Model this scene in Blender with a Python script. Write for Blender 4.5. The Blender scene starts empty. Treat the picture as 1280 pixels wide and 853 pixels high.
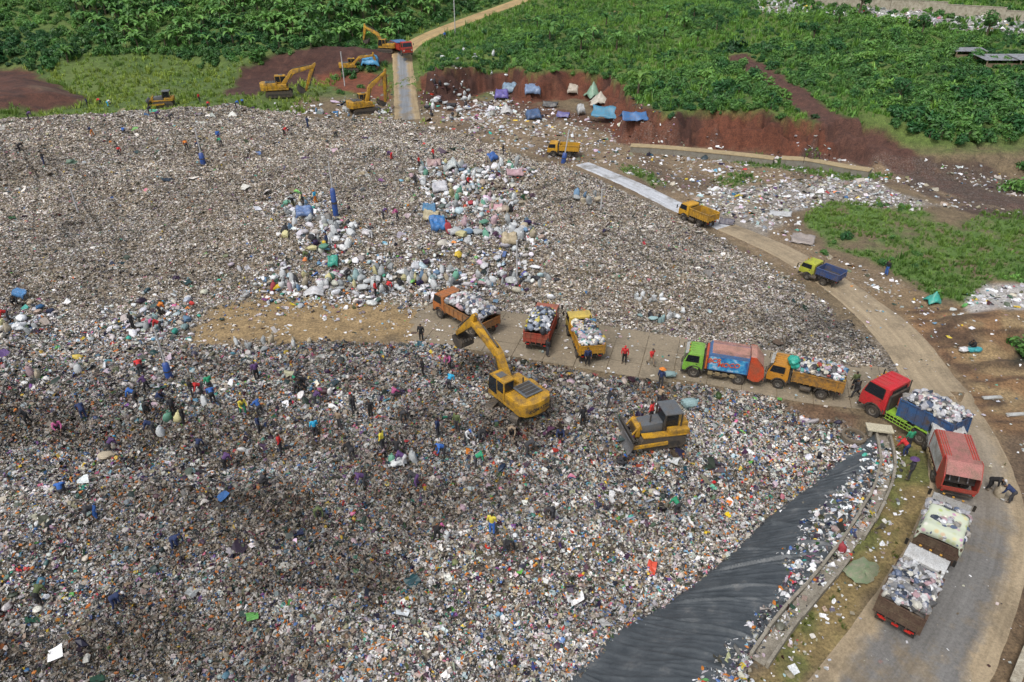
import bpy, bmesh, math, random
import numpy as np
from mathutils import Vector, Matrix
R = math.radians
S = bpy.context.scene
COL = S.collection
rng = np.random.default_rng(7)
random.seed(7)

# ------------------------------------------------------------------ camera
CAMH, PITCH, FPX = 31.0, R(31.5), 870.0
cam_d = bpy.data.cameras.new('camera'); cam_d.sensor_width = 36; cam_d.lens = 36*FPX/1280
cam_d.clip_start = 0.5; cam_d.clip_end = 6000
cam = bpy.data.objects.new('camera', cam_d); COL.objects.link(cam)
cam.location = (0, 0, CAMH); cam.rotation_euler = (R(90)-PITCH, 0, 0)
S.camera = cam

# ------------------------------------------------------------------ sky, sun, exposure (bright overcast)
SUN_EL, SUN_AZ = R(58), R(215)          # azimuth clockwise from +Y: behind the camera, to the left
wd = bpy.data.worlds.new('World'); S.world = wd; wd.use_nodes = True
nt = wd.node_tree; bg = nt.nodes['Background']
sky = nt.nodes.new('ShaderNodeTexSky'); sky.sky_type = 'NISHITA'; sky.sun_disc = False
sky.sun_elevation = SUN_EL; sky.sun_rotation = SUN_AZ; sky.dust_density = 4.0; sky.air_density = 1.0
hs = nt.nodes.new('ShaderNodeHueSaturation'); hs.inputs['Saturation'].default_value = 0.5
nt.links.new(sky.outputs[0], hs.inputs['Color']); nt.links.new(hs.outputs[0], bg.inputs['Color'])
bg.inputs['Strength'].default_value = 0.13
sun_d = bpy.data.lights.new('sun', 'SUN'); sun_d.energy = 1.25; sun_d.angle = R(18); sun_d.color = (1, 0.98, 0.95)
sun = bpy.data.objects.new('sun', sun_d); COL.objects.link(sun)
sd_ = Vector((math.sin(SUN_AZ)*math.cos(SUN_EL), math.cos(SUN_AZ)*math.cos(SUN_EL), math.sin(SUN_EL)))
sun.rotation_euler = (-sd_).to_track_quat('-Z', 'Y').to_euler(); sun.location = (0, 0, 80)
S.view_settings.view_transform = 'Standard'; S.view_settings.look = 'None'
S.view_settings.exposure = 0.4; S.view_settings.gamma = 1.0
S.render.engine = 'CYCLES'
S.cycles.max_bounces = 4; S.cycles.diffuse_bounces = 2; S.cycles.glossy_bounces = 2

# ------------------------------------------------------------------ small maths
CP, SP = math.cos(PITCH), math.sin(PITCH)
def ray(px, py):
    u = (px-640)/FPX; v = (py-426.5)/FPX
    return np.array([u, CP-v*SP, -SP-v*CP])
def G(px, py, z=0.0):
    d = ray(px, py); t = (z-CAMH)/d[2]
    return (d[0]*t, d[1]*t)
def W(pts):                      # pixel outline -> ground outline on the level z given as third value
    return np.array([G(p[0], p[1], p[2] if len(p) > 2 else 0.0) for p in pts])
def sm(a, b, x):
    t = np.clip((x-a)/(b-a), 0, 1); return t*t*(3-2*t)
def line_dist(P, L):             # distance to a polyline, signed side (+ = left of travel), arc length
    best = np.full(len(P), 1e9); side = np.zeros(len(P)); arc = np.zeros(len(P)); s0 = 0
    for a, b in zip(L[:-1], L[1:]):
        d = b-a; l = math.hypot(*d); q = P-a
        t = np.clip((q@d)/(l*l), 0, 1); e = q-np.outer(t, d)
        r = np.hypot(e[:, 0], e[:, 1]); m = r < best
        best[m] = r[m]; side[m] = np.sign(d[0]*q[m, 1]-d[1]*q[m, 0]); arc[m] = s0+t[m]*l; s0 += l
    return best, side, arc
def poly_sd(P, L, far=40.0):     # signed distance to a polygon, + inside
    out = np.full(len(P), -far)
    lo, hi = L.min(0)-far, L.max(0)+far
    k = np.where((P[:, 0] > lo[0]) & (P[:, 0] < hi[0]) & (P[:, 1] > lo[1]) & (P[:, 1] < hi[1]))[0]
    if len(k) == 0: return out
    Q = P[k]; d2 = np.full(len(k), 1e18); ins = np.zeros(len(k), bool)
    n = len(L)
    for i in range(n):
        a = L[i]; b = L[(i+1) % n]; d = b-a; q = Q-a
        t = np.clip((q@d)/max(d@d, 1e-9), 0, 1); e = q-np.outer(t, d)
        d2 = np.minimum(d2, (e*e).sum(1))
        c = ((a[1] > Q[:, 1]) != (b[1] > Q[:, 1]))
        xs = a[0]+(Q[:, 1]-a[1])*d[0]/(d[1] if abs(d[1]) > 1e-9 else 1e-9)
        ins ^= c & (Q[:, 0] < xs)
    r = np.sqrt(d2); out[k] = np.where(ins, r, -r)
    return np.clip(out, -far, 1e9)
def _hash(ix, iy, s):
    h = (ix.astype(np.int64)*374761393+iy.astype(np.int64)*668265263+s*974711) & 0x7fffffff
    h = ((h ^ (h >> 13))*1274126177) & 0x7fffffff
    return ((h ^ (h >> 16)) & 0xffff)/32767.5-1.0
def vn(x, y, s=0):
    ix = np.floor(x); iy = np.floor(y); fx = x-ix; fy = y-iy
    fx = fx*fx*(3-2*fx); fy = fy*fy*(3-2*fy)
    a = _hash(ix, iy, s); b = _hash(ix+1, iy, s); c = _hash(ix, iy+1, s); d = _hash(ix+1, iy+1, s)
    return (a*(1-fx)+b*fx)*(1-fy)+(c*(1-fx)+d*fx)*fy
def fbm(x, y, s=0, o=3):
    r = 0; a = 1
    for i in range(o): r = r+a*vn(x*2**i+i*17.3, y*2**i-i*9.1, s+i); a *= .5
    return r/1.75
def smooth_line(L, step=1.0):    # Catmull-Rom through the points, resampled
    L = np.asarray(L, float); n = len(L); out = []
    for i in range(n-1):
        p0 = L[max(i-1, 0)]; p1 = L[i]; p2 = L[i+1]; p3 = L[min(i+2, n-1)]
        m = max(2, int(np.linalg.norm(p2-p1)/step))
        for k in range(m):
            t = k/m
            out.append(.5*((2*p1)+(p2-p0)*t+(2*p0-5*p1+4*p2-p3)*t*t+(3*p1-p0-3*p2+p3)*t**3))
    out.append(L[-1]); return np.array(out)

# ------------------------------------------------------------------ tagging
def tag(o, label=None, cat=None, group=None, kind=None):
    if label: o['label'] = label
    if cat: o['category'] = cat
    if group: o['group'] = group
    if kind: o['kind'] = kind
    return o
def empty(name, loc=(0, 0, 0), rz=0.0):
    o = bpy.data.objects.new(name, None); COL.objects.link(o); o.location = loc; o.rotation_euler = (0, 0, rz)
    o.empty_display_size = .3
    return o
def link_mesh(name, me, parent=None, mat=None):
    o = bpy.data.objects.new(name, me); COL.objects.link(o); o.parent = parent
    if mat is not None and not me.materials: me.materials.append(mat)
    return o
def copy_tree(o, parent=None):
    c = o.copy(); COL.objects.link(c); c.parent = parent
    for ch in list(o.children): copy_tree(ch, c)
    return c

# ------------------------------------------------------------------ materials
MATS = {}
def newmat(name):
    m = bpy.data.materials.new(name); m.use_nodes = True
    return m, m.node_tree.nodes, m.node_tree.links, m.node_tree.nodes['Principled BSDF']
def noise_node(n, l, scale, detail=4, rough=.6, vec=None):
    t = n.new('ShaderNodeTexNoise'); t.inputs['Scale'].default_value = scale
    t.inputs['Detail'].default_value = detail; t.inputs['Roughness'].default_value = rough
    if vec is not None: l.new(vec, t.inputs['Vector'])
    return t
def ramp_node(n, l, fac, stops):
    r = n.new('ShaderNodeValToRGB'); l.new(fac, r.inputs['Fac'])
    e = r.color_ramp.elements
    while len(e) < len(stops): e.new(.5)
    for q, (p, c) in zip(e, stops):
        q.position = p; q.color = (*c, 1) if len(c) == 3 else c
    return r
def mix_node(n, l, fac, a, b, mode='MIX'):
    m = n.new('ShaderNodeMix'); m.data_type = 'RGBA'; m.blend_type = mode
    if isinstance(fac, (int, float)): m.inputs[0].default_value = fac
    else: l.new(fac, m.inputs[0])
    for i, v in ((6, a), (7, b)):
        if isinstance(v, (tuple, list)): m.inputs[i].default_value = (*v[:3], 1)
        else: l.new(v, m.inputs[i])
    return m.outputs[2]
def paint(name, col, dirt=.45, rough=.45, metal=0, dirtcol=(.16, .12, .075), scale=1.6):
    if name in MATS: return MATS[name]
    m, n, l, b = newmat(name)
    tc = n.new('ShaderNodeTexCoord')
    a = noise_node(n, l, scale, 6, .7, tc.outputs['Object'])
    r = ramp_node(n, l, a.outputs['Fac'], [(.40, (dirt*.15,)*3), (.68, (min(1, dirt*1.35),)*3)])
    a2 = noise_node(n, l, scale*9, 3, .6, tc.outputs['Object'])
    r2 = ramp_node(n, l, a2.outputs['Fac'], [(.3, (.62,)*3), (.7, (1.12,)*3)])
    c = mix_node(n, l, r.outputs[0], col, dirtcol)
    c = mix_node(n, l, 1.0, c, r2.outputs[0], 'MULTIPLY')
    l.new(c, b.inputs['Base Color']); b.inputs['Roughness'].default_value = rough; b.inputs['Metallic'].default_value = metal
    MATS[name] = m; return m
def objcolor_mat(name, rough=.7, var=.25, scale=8):
    if name in MATS: return MATS[name]
    m, n, l, b = newmat(name)
    oi = n.new('ShaderNodeObjectInfo'); tc = n.new('ShaderNodeTexCoord')
    a = noise_node(n, l, scale, 4, .6, tc.outputs['Object'])
    r = ramp_node(n, l, a.outputs['Fac'], [(.3, (1-var,)*3), (.7, (1+var*.4,)*3)])
    l.new(mix_node(n, l, 1.0, oi.outputs['Color'], r.outputs[0], 'MULTIPLY'), b.inputs['Base Color'])
    b.inputs['Roughness'].default_value = rough
    MATS[name] = m; return m
def inst_mat(name, attr='col', kind='INSTANCER', rough=.55, var=.3, scale=5, trans=0):
    m, n, l, b = newmat(name)
    at = n.new('ShaderNodeAttribute'); at.attribute_type = kind; at.attribute_name = attr
    tc = n.new('ShaderNodeTexCoord')
    a = noise_node(n, l, scale, 3, .6, tc.outputs['Object'])
    r = ramp_node(n, l, a.outputs['Fac'], [(.3, (1-var,)*3), (.7, (1+var*.3,)*3)])
    c = mix_node(n, l, 1.0, at.outputs['Color'], r.outputs[0], 'MULTIPLY')
    l.new(c, b.inputs['Base Color']); b.inputs['Roughness'].default_value = rough
    if trans:
        t = n.new('ShaderNodeBsdfTranslucent'); l.new(c, t.inputs['Color'])
        mx = n.new('ShaderNodeMixShader'); mx.inputs[0].default_value = trans
        out = n['Material Output']; l.new(b.outputs[0], mx.inputs[1]); l.new(t.outputs[0], mx.inputs[2]); l.new(mx.outputs[0], out.inputs[0])
    return m

# ------------------------------------------------------------------ mesh builder
class MB:
    def __init__(s): s.v = []; s.f = []; s.c = []
    def add(s, vs, fs, M=None, col=None):
        o = len(s.v)
        if M is not None: vs = [tuple(M@Vector(v)) for v in vs]
        s.v += [tuple(v) for v in vs]; s.f += [tuple(i+o for i in f) for f in fs]
        s.c += [col]*len(vs)
        return s
    def box(s, x0, x1, y0, y1, z0, z1, M=None, ch=0.0):
        if ch <= 0:
            vs = [(x, y, z) for z in (z0, z1) for y in (y0, y1) for x in (x0, x1)]
            return s.add(vs, [(0, 2, 3, 1), (4, 5, 7, 6), (0, 1, 5, 4), (2, 6, 7, 3), (0, 4, 6, 2), (1, 3, 7, 5)], M)
        bm = bmesh.new(); bmesh.ops.create_cube(bm, size=1)
        for v in bm.verts:
            v.co = Vector(((x0+x1)/2+v.co.x*(x1-x0), (y0+y1)/2+v.co.y*(y1-y0), (z0+z1)/2+v.co.z*(z1-z0)))
        bmesh.ops.bevel(bm, geom=bm.edges[:], offset=ch, segments=2, affect='EDGES', profile=.6)
        return s.bm(bm, M)
    def bm(s, bm, M=None):
        bm.verts.index_update()
        s.add([tuple(v.co) for v in bm.verts], [tuple(v.index for v in f.verts) for f in bm.faces], M); bm.free(); return s
    def prism(s, prof, y0, y1, M=None, ch=0.0, inset_top=None):      # profile in x-z, extruded along y
        bm = bmesh.new()
        a = [bm.verts.new((p[0], y0, p[1])) for p in prof]; b = [bm.verts.new((p[0], y1, p[1])) for p in prof]
        n = len(prof)
        bm.faces.new(a); bm.faces.new(b[::-1])
        for i in range(n): bm.faces.new((a[i], b[i], b[(i+1) % n], a[(i+1) % n]))
        bmesh.ops.recalc_face_normals(bm, faces=bm.faces[:])
        if ch: bmesh.ops.bevel(bm, geom=bm.edges[:], offset=ch, segments=2, affect='EDGES', profile=.6, clamp_overlap=True)
        return s.bm(bm, M)
    def cyl(s, p0, p1, r0, r1=None, n=12, caps=True, M=None):
        r1 = r0 if r1 is None else r1
        p0 = Vector(p0); p1 = Vector(p1); d = (p1-p0).normalized()
        a = d.orthogonal().normalized(); b = d.cross(a); vs = []
        for p, r in ((p0, r0), (p1, r1)):
            for i in range(n):
                t = 2*math.pi*i/n; vs.append(p+(a*math.cos(t)+b*math.sin(t))*r)
        fs = [(i, (i+1) % n, n+(i+1) % n, n+i) for i in range(n)]
        if caps: fs += [tuple(range(n))[::-1], tuple(range(n, 2*n))]
        return s.add(vs, fs, M)
    def lathe(s, prof, n=16, M=None):          # (r, z) about z
        vs = []; fs = []
        for r, z in prof:
            for i in range(n):
                t = 2*math.pi*i/n; vs.append((r*math.cos(t), r*math.sin(t), z))
        for k in range(len(prof)-1):
            for i in range(n): fs.append((k*n+i, k*n+(i+1) % n, (k+1)*n+(i+1) % n, (k+1)*n+i))
        fs.append(tuple(range(n))[::-1]); fs.append(tuple(range((len(prof)-1)*n, len(prof)*n)))
        return s.add(vs, fs, M)
    def tube(s, pts, r, n=8, M=None):
        for a, b in zip(pts[:-1], pts[1:]): s.cyl(a, b, r, r, n, True, M)
        return s
    def mesh(s, name, mat=None, smooth=False, ang=35):
        me = bpy.data.meshes.new(name); me.from_pydata(s.v, [], s.f)
        if any(c is not None for c in s.c):
            at = me.attributes.new('col', 'FLOAT_COLOR', 'POINT')
            at.data.foreach_set('color', np.array([(*(c or (.5, .5, .5)), 1) for c in s.c], np.float32).ravel())
        me.update()
        if smooth: me.shade_smooth() if hasattr(me, 'shade_smooth') else None
        if smooth and ang: me.set_sharp_from_angle(angle=R(ang))
        if mat: me.materials.append(mat)
        return me
    def build(s, name, mat, parent=None, smooth=False, ang=35):
        return link_mesh(name, s.mesh(name, mat, smooth, ang), parent)
def T(x=0, y=0, z=0, rx=0, ry=0, rz=0):
    from mathutils import Euler
    return Matrix.Translation((x, y, z))@Euler((rx, ry, rz)).to_matrix().to_4x4()
# ================================================================== terrain
R_ROAD = smooth_line(W([(1075, 935), (1128, 850), (1172, 775), (1206, 700), (1220, 630), (1208, 565), (1178, 500), (1130, 432), (1062, 368), (985, 318), (908, 284), (850, 260), (790, 231), (728, 205)]), 1.0)
APRON = W([(512, 402), (545, 375), (600, 388), (700, 400), (800, 415), (880, 430), (960, 440), (1040, 455), (1110, 462), (1150, 500), (1165, 540), (1120, 530), (1075, 512), (960, 492), (870, 480), (760, 468), (640, 445), (555, 432), (515, 428)])
RAMP = smooth_line(W([(509, 146, .6), (506, 112, 1.2), (503, 74, 2.1)]), 1.5)
FAR_ROAD = smooth_line(W([(502, 76, 2.1), (507, 62, 2.6), (535, 46, 3.6), (590, 22, 6), (660, -3, 8.6), (740, -28, 11)]), 2)
LIN_W = smooth_line(W([(1098, 540), (1106, 570), (1103, 600), (1085, 640), (1040, 706), (985, 770), (928, 850), (870, 935), (820, 1010)]), 1.0)
LIN_E = smooth_line(W([(1078, 560, -.3), (1060, 570, -.8), (1005, 618, -1.8), (960, 650, -2.3), (900, 708, -2.6), (845, 752, -2.8), (770, 790, -2.9), (712, 850, -3), (650, 930, -3)]), 1.0)
HEAP = W([(-900, 190, 2), (-200, 155, 3.5), (0, 143, 3.5), (100, 134, 3.5), (190, 127, 3.5), (300, 122, 3), (430, 140, 2.5), (530, 150, 1.5), (620, 185, 1.5), (705, 213, 1), (780, 250, .5), (850, 290, .3), (960, 365, .2), (1075, 452, 0), (980, 436, 0), (880, 424, 0), (700, 392, 0), (600, 372, 0), (520, 370, 0), (250, 378, 0), (0, 400, 0), (-300, 430, 0), (-900, 470, 0)])
HILL_R = W([(540, 96, 4), (560, 88, 5), (590, 82, 5), (622, 78, 5), (645, 84, 5), (660, 92, 5), (690, 89, 5), (725, 89, 5), (755, 93, 5), (772, 110, 5), (790, 134, 5), (830, 141, 5), (870, 138, 5), (900, 141, 5), (960, 143, 5), (1000, 150, 5), (1022, 162, 5), (1055, 150, 5), (1110, 160, 5), (1200, 165, 5), (1300, 160, 5), (1500, 190, 5), (1900, 200, 5), (1900, -20, 12), (740, -30, 12), (680, 2, 9), (610, 30, 7), (560, 58, 5), (535, 80, 4)])
BANK = W([(300, 72, 4), (350, 67, 4), (440, 65, 4), (486, 64, 3), (480, 40, 6), (300, 45, 6)])
MOUND = W([(-250, 78, 4), (0, 88, 3), (45, 88, 3), (80, 110, 1.5), (105, 128, .5), (0, 150, 0), (-250, 170, 0)])

def hill_d(P): return poly_sd(P, HILL_R, 30)+1.3*fbm(P[:, 0]/4, P[:, 1]/4, 77)+.5*vn(P[:, 0]/1.2, P[:, 1]/1.2, 78)
D_ROAD, D_RAMP, D_FAR, D_W, D_E = R_ROAD[::5], RAMP[::6], FAR_ROAD[::5], LIN_W[::4], LIN_E[::4]
def h0(P):
    X, Y = P[:, 0], P[:, 1]
    z = .10*np.clip(Y-160, 0, 190)
    d, s, _ = line_dist(P, D_FAR); ds = d*s
    z = z+sm(5, 26, np.where(Y > 175, ds, np.where(X < -20, 40, 0)))*.22*np.clip(Y-166, 0, 60)
    z = z+2.2*sm(-11, 3, poly_sd(P, BANK))*(1-sm(168, 185, Y))
    z = z+2.5*sm(-4, 6, poly_sd(P, MOUND))
    hr = hill_d(P)
    w = np.where(Y > 152, 8.0, 1.5)+np.where((X > 52) & (Y < 125), 5.0, 0)
    z = np.maximum(z, (4.3+1.0*fbm(X/9, Y/9, 79)+.12*np.clip(hr, 0, 110))*sm(-w, w, hr))
    hu = poly_sd(P, HEAP, 30)
    up = sm(-.5, 8, hu)
    z = z+up*(2.2+.022*np.clip(Y-60, 0, 60))*(1-sm(150, 165, Y))
    # near tipping face: falls away from the road side to the liner, rises again as the heap
    dw, sw, aw = line_dist(P, D_W); lw = -dw*sw
    de, se, _ = line_dist(P, D_E); le = -de*se
    fade = 1-sm(34, 45, Y)
    lw = np.where(Y < 48, lw, 0); le = np.where(Y < 48, le, 0)
    z = z-3.0*fade*sm(.3, 7.5, lw)+2.4*fade*sm(0, 11, le)-1.2*sm(34, 16, Y)*sm(8, 16, le)
    z = z+1.1*np.exp(-(((X-42)/7)**2+((Y-52)/5)**2))
    return z
def road_free(P):
    m = np.ones(len(P))
    for L, hw in ((D_ROAD, 3.9), (D_RAMP, 2.6), (D_FAR, 3.2)):
        m = m*sm(hw, hw+2.0, line_dist(P, L)[0])
    m = m*sm(.2, 2.2, -poly_sd(P, APRON))
    dw, sw, _ = line_dist(P, D_W); m = m*sm(.8, 1.6, dw)
    de, se, _ = line_dist(P, D_E)
    between = (dw*sw < 0) & (de*se > 0) & (P[:, 1] < 48)
    return np.where(between, m*.25*sm(0, 2, de), m)

def ridge(x, y, s): return 1-2*np.abs(vn(x, y, s))
def hfull(P, base=None):
    X, Y = P[:, 0], P[:, 1]
    z = h0(P) if base is None else base
    rf = road_free(P)
    gu = sm(0, 6, poly_sd(P, HEAP)); near = sm(46, 42, Y)*sm(-1, 4, np.where(Y < 48, (lambda q: -q[0]*q[1])(line_dist(P, D_E)), 0))
    g = np.clip(gu+near, 0, 1)
    n = .8*fbm(X/9, Y/6, 3)+.24*ridge(X/3.6, Y/2.0, 11)+.22*fbm(X/1.2, Y/1.0, 5, 2)
    n = n+near*(.62*ridge((Y+1.8*fbm(X/9, Y/9, 35))/5.2, X/22, 36)-.15)+gu*.75*ridge((X*.5+Y*.87+5*fbm(X/20, Y/20, 37))/13, (X*.87-Y*.5)/50, 38)*sm(0, 12, poly_sd(P, HEAP))
    n = n*g*(1+.5*near)+(1-g)*(.18*fbm(X/4, Y/4, 21)+.05*fbm(X/.8, Y/.8, 23, 2)+sm(118, 130, Y)*(.4*fbm(X/4, Y/4, 24)+.18*vn(X/1.5, Y/1.5, 25)))
    rough = np.exp(-(((X-43)/9)**2+((Y-50)/9)**2)); n = n+rough*(.55*ridge(X/6+Y/12, Y/1.7, 27)+.35*fbm(X/1.4, Y/1.1, 28))
    hill = sm(165, 180, Y)
    n = n+.6*hill*fbm(X/12, Y/12, 31)
    return z+n*rf
def axis(segs):
    out = [segs[0][0]]
    for a, b, s0, s1 in segs:
        x = a
        while x < b-1e-6:
            t = (x-a)/(b-a); x += s0+(s1-s0)*t; out.append(min(x, b))
    return np.array(sorted(set(np.round(out, 4))))
ys = axis([(-40, 14, 6, .6), (14, 58, .3, .34), (58, 130, .34, .7), (130, 180, .6, 1.2), (180, 330, 1.2, 8), (330, 3000, 20, 400)])
xr = axis([(0, 62, .34, .4), (62, 130, .5, 1.6), (130, 330, 2, 14), (330, 3000, 30, 400)])
xs = np.concatenate([-xr[::-1], xr[1:]])
gx, gy = np.meshgrid(xs, ys); P = np.stack([gx.ravel(), gy.ravel()], 1)
gz = hfull(P)
def gidx(Q):
    i = np.clip(np.searchsorted(xs, Q[:, 0])-1, 0, len(xs)-2); j = np.clip(np.searchsorted(ys, Q[:, 1])-1, 0, len(ys)-2)
    fx = np.clip((Q[:, 0]-xs[i])/(xs[i+1]-xs[i]), 0, 1); fy = np.clip((Q[:, 1]-ys[j])/(ys[j+1]-ys[j]), 0, 1)
    return j*len(xs)+i, fx, fy
def gsample(F, Q):                # bilinear look-up in a field stored on the terrain grid
    k, fx, fy = gidx(Q); w = len(xs)
    return (F[k]*(1-fx)+F[k+1]*fx)*(1-fy)+(F[k+w]*(1-fx)+F[k+w+1]*fx)*fy
def hq(Q): return gsample(gz, Q)
def H(px, py, off=0.0):           # where the sight line through a photo pixel meets the ground
    d = ray(px, py); t = np.geomspace(18, 420, 700)
    Q = np.stack([d[0]*t, d[1]*t], 1); zz = CAMH+d[2]*t-hq(Q)
    k = np.argmax(zz < off) if (zz < off).any() else len(t)-1
    t = np.linspace(t[max(k-1, 0)], t[k], 40); Q = np.stack([d[0]*t, d[1]*t], 1)
    hh = hq(Q); zz = CAMH+d[2]*t-hh
    k = np.argmax(zz < off) if (zz < off).any() else len(t)-1
    return Vector((Q[k, 0], Q[k, 1], hh[k]))
def HW(pts): return np.array([H(*p)[:2] for p in pts])
def hz(x, y): return float(hq(np.array([[x, y]]))[0])

# ------------------------------------------------------------------ what the ground is made of, where
Z = {}
def zone(name, pts): Z[name] = HW(pts)
zone('dirt_mid', [(520, 150), (620, 128), (800, 150), (1020, 178), (1110, 190), (1200, 205), (1330, 225), (1330, 270), (1200, 262), (1120, 232), (1000, 222), (1000, 300), (1100, 340), (1180, 380), (1300, 385), (1340, 560), (1320, 900), (1240, 900), (1260, 640), (1170, 480), (1050, 370), (900, 295), (720, 212), (600, 175)])
zone('near', [(-500, 405), (0, 398), (150, 420), (240, 436), (420, 430), (520, 430), (560, 434), (650, 452), (760, 473), (870, 484), (950, 498), (1060, 525), (1090, 548), (1064, 575), (1004, 624), (955, 660), (898, 716), (845, 757), (770, 797), (712, 860), (650, 960), (-700, 960)])
zone('bank', [(1096, 545), (1104, 575), (1101, 600), (1083, 642), (1038, 708), (983, 772), (926, 853), (860, 945), (830, 945), (890, 850), (935, 790), (972, 735), (992, 690), (1018, 650), (1054, 610), (1086, 572)])
zone('verge', [(1108, 545), (1150, 552), (1168, 590), (1160, 640), (1120, 710), (1070, 780), (1020, 853), (960, 945), (870, 945), (932, 853), (990, 775), (1045, 708), (1090, 642), (1108, 600)])
zone('tan', [(245, 382), (330, 366), (480, 374), (560, 385), (540, 430), (420, 430), (300, 434), (232, 432), (246, 405)])
zone('churn', [(985, 512), (1030, 505), (1080, 520), (1075, 545), (1050, 545), (1010, 530)])
zone('rdirt', [(1120, 385), (1170, 384), (1330, 395), (1330, 560), (1250, 535), (1205, 480), (1165, 430)])
zone('rdirt2', [(1255, 555), (1330, 545), (1330, 700), (1272, 650), (1262, 600)])
zone('green', [(1000, 268), (1040, 252), (1150, 258), (1185, 285), (1240, 268), (1340, 262), (1340, 362), (1235, 348), (1205, 386), (1165, 368), (1110, 335), (1035, 308)])
zone('green2', [(890, 225), (930, 217), (955, 227), (900, 232)])
zone('green3', [(860, 190), (960, 198), (1060, 213), (1105, 221), (1060, 224), (960, 209), (870, 197)])
zone('green4', [(775, 205), (800, 212), (835, 232), (815, 232)])
zone('white', [(958, 232), (1000, 225), (1090, 227), (1168, 257), (1150, 264), (1040, 252), (985, 270), (955, 255), (900, 250), (880, 240)])
zone('white2', [(1195, 374), (1230, 356), (1330, 358), (1330, 392), (1215, 392)])
zone('white3', [(860, 245), (980, 262), (960, 300), (900, 275)])
zone('redfloor', [(525, 100), (560, 112), (600, 126), (660, 120), (780, 140), (830, 172), (1000, 172), (1085, 188), (1010, 190), (820, 182), (700, 150), (590, 140), (530, 135)])
zone('plough', [(-260, 76), (0, 86), (45, 86), (66, 105), (112, 127), (60, 140), (-260, 170)])
zone('bank_l', [(275, 120), (303, 88), (350, 66), (500, 64), (492, 82), (440, 88), (400, 100), (330, 117)])
zone('redbit', [(395, 95), (440, 85), (480, 95), (485, 128), (455, 120), (400, 105)])
zone('farlit', [(925, 0), (1000, 4), (1080, 8), (1180, 20), (1320, 25), (1320, 48), (1200, 42), (1130, 27), (1060, 20), (990, 20), (940, 14)])
zone('mud', [(1120, 207), (1165, 196), (1230, 205), (1330, 232), (1330, 282), (1215, 268), (1150, 240)])
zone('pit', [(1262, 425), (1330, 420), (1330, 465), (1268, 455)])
TRACK = smooth_line(HW([(925, 72), (960, 95), (1000, 122), (1040, 155), (1085, 182), (1140, 205), (1200, 238), (1300, 262)]), 2)
PATH = smooth_line(HW([(775, -2), (790, 8), (760, 24), (745, 36)]), 2)

def masks(P):
    X, Y = P[:, 0], P[:, 1]
    n = .9*fbm(X/3.2, Y/3.2, 41); n2 = 3*n
    m = {}
    far = sm(60, 120, Y)
    for k, L in Z.items():
        sf = 2.2 if k == 'tan' else 1.0
        m[k] = sm(-.5*sf, .5*sf, (poly_sd(P, L)+n*sf*(1+1.5*far))/(1+far))
    m['heap'] = sm(-1, 1, poly_sd(P, HEAP)+np.where((X > -14) & (Y < 118), 3.4, 1.0)+1.4*n)*(1-sm(140, 155, Y))
    m['track'] = sm(3.2, 1.8, line_dist(P, TRACK[::3])[0]+n)
    m['path'] = sm(1.4, .6, line_dist(P, PATH)[0]+.5*n)
    hr = hill_d(P); m['hill'] = sm(-1, 1.5, hr)
    m['cut'] = sm(-3.2, -1.6, hr+.3*n)*sm(2.0, .9, hr+.5*n)*(1-sm(154, 160, Y))*(1-sm(50, 58, X))
    left_heap = (Y < 95) & (X < -20); m['heap'] = np.where(left_heap, 1, m['heap'])
    return m
def lerp(c, t, m): return c*(1-m[:, None])+np.asarray(t, float)*m[:, None]
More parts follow.
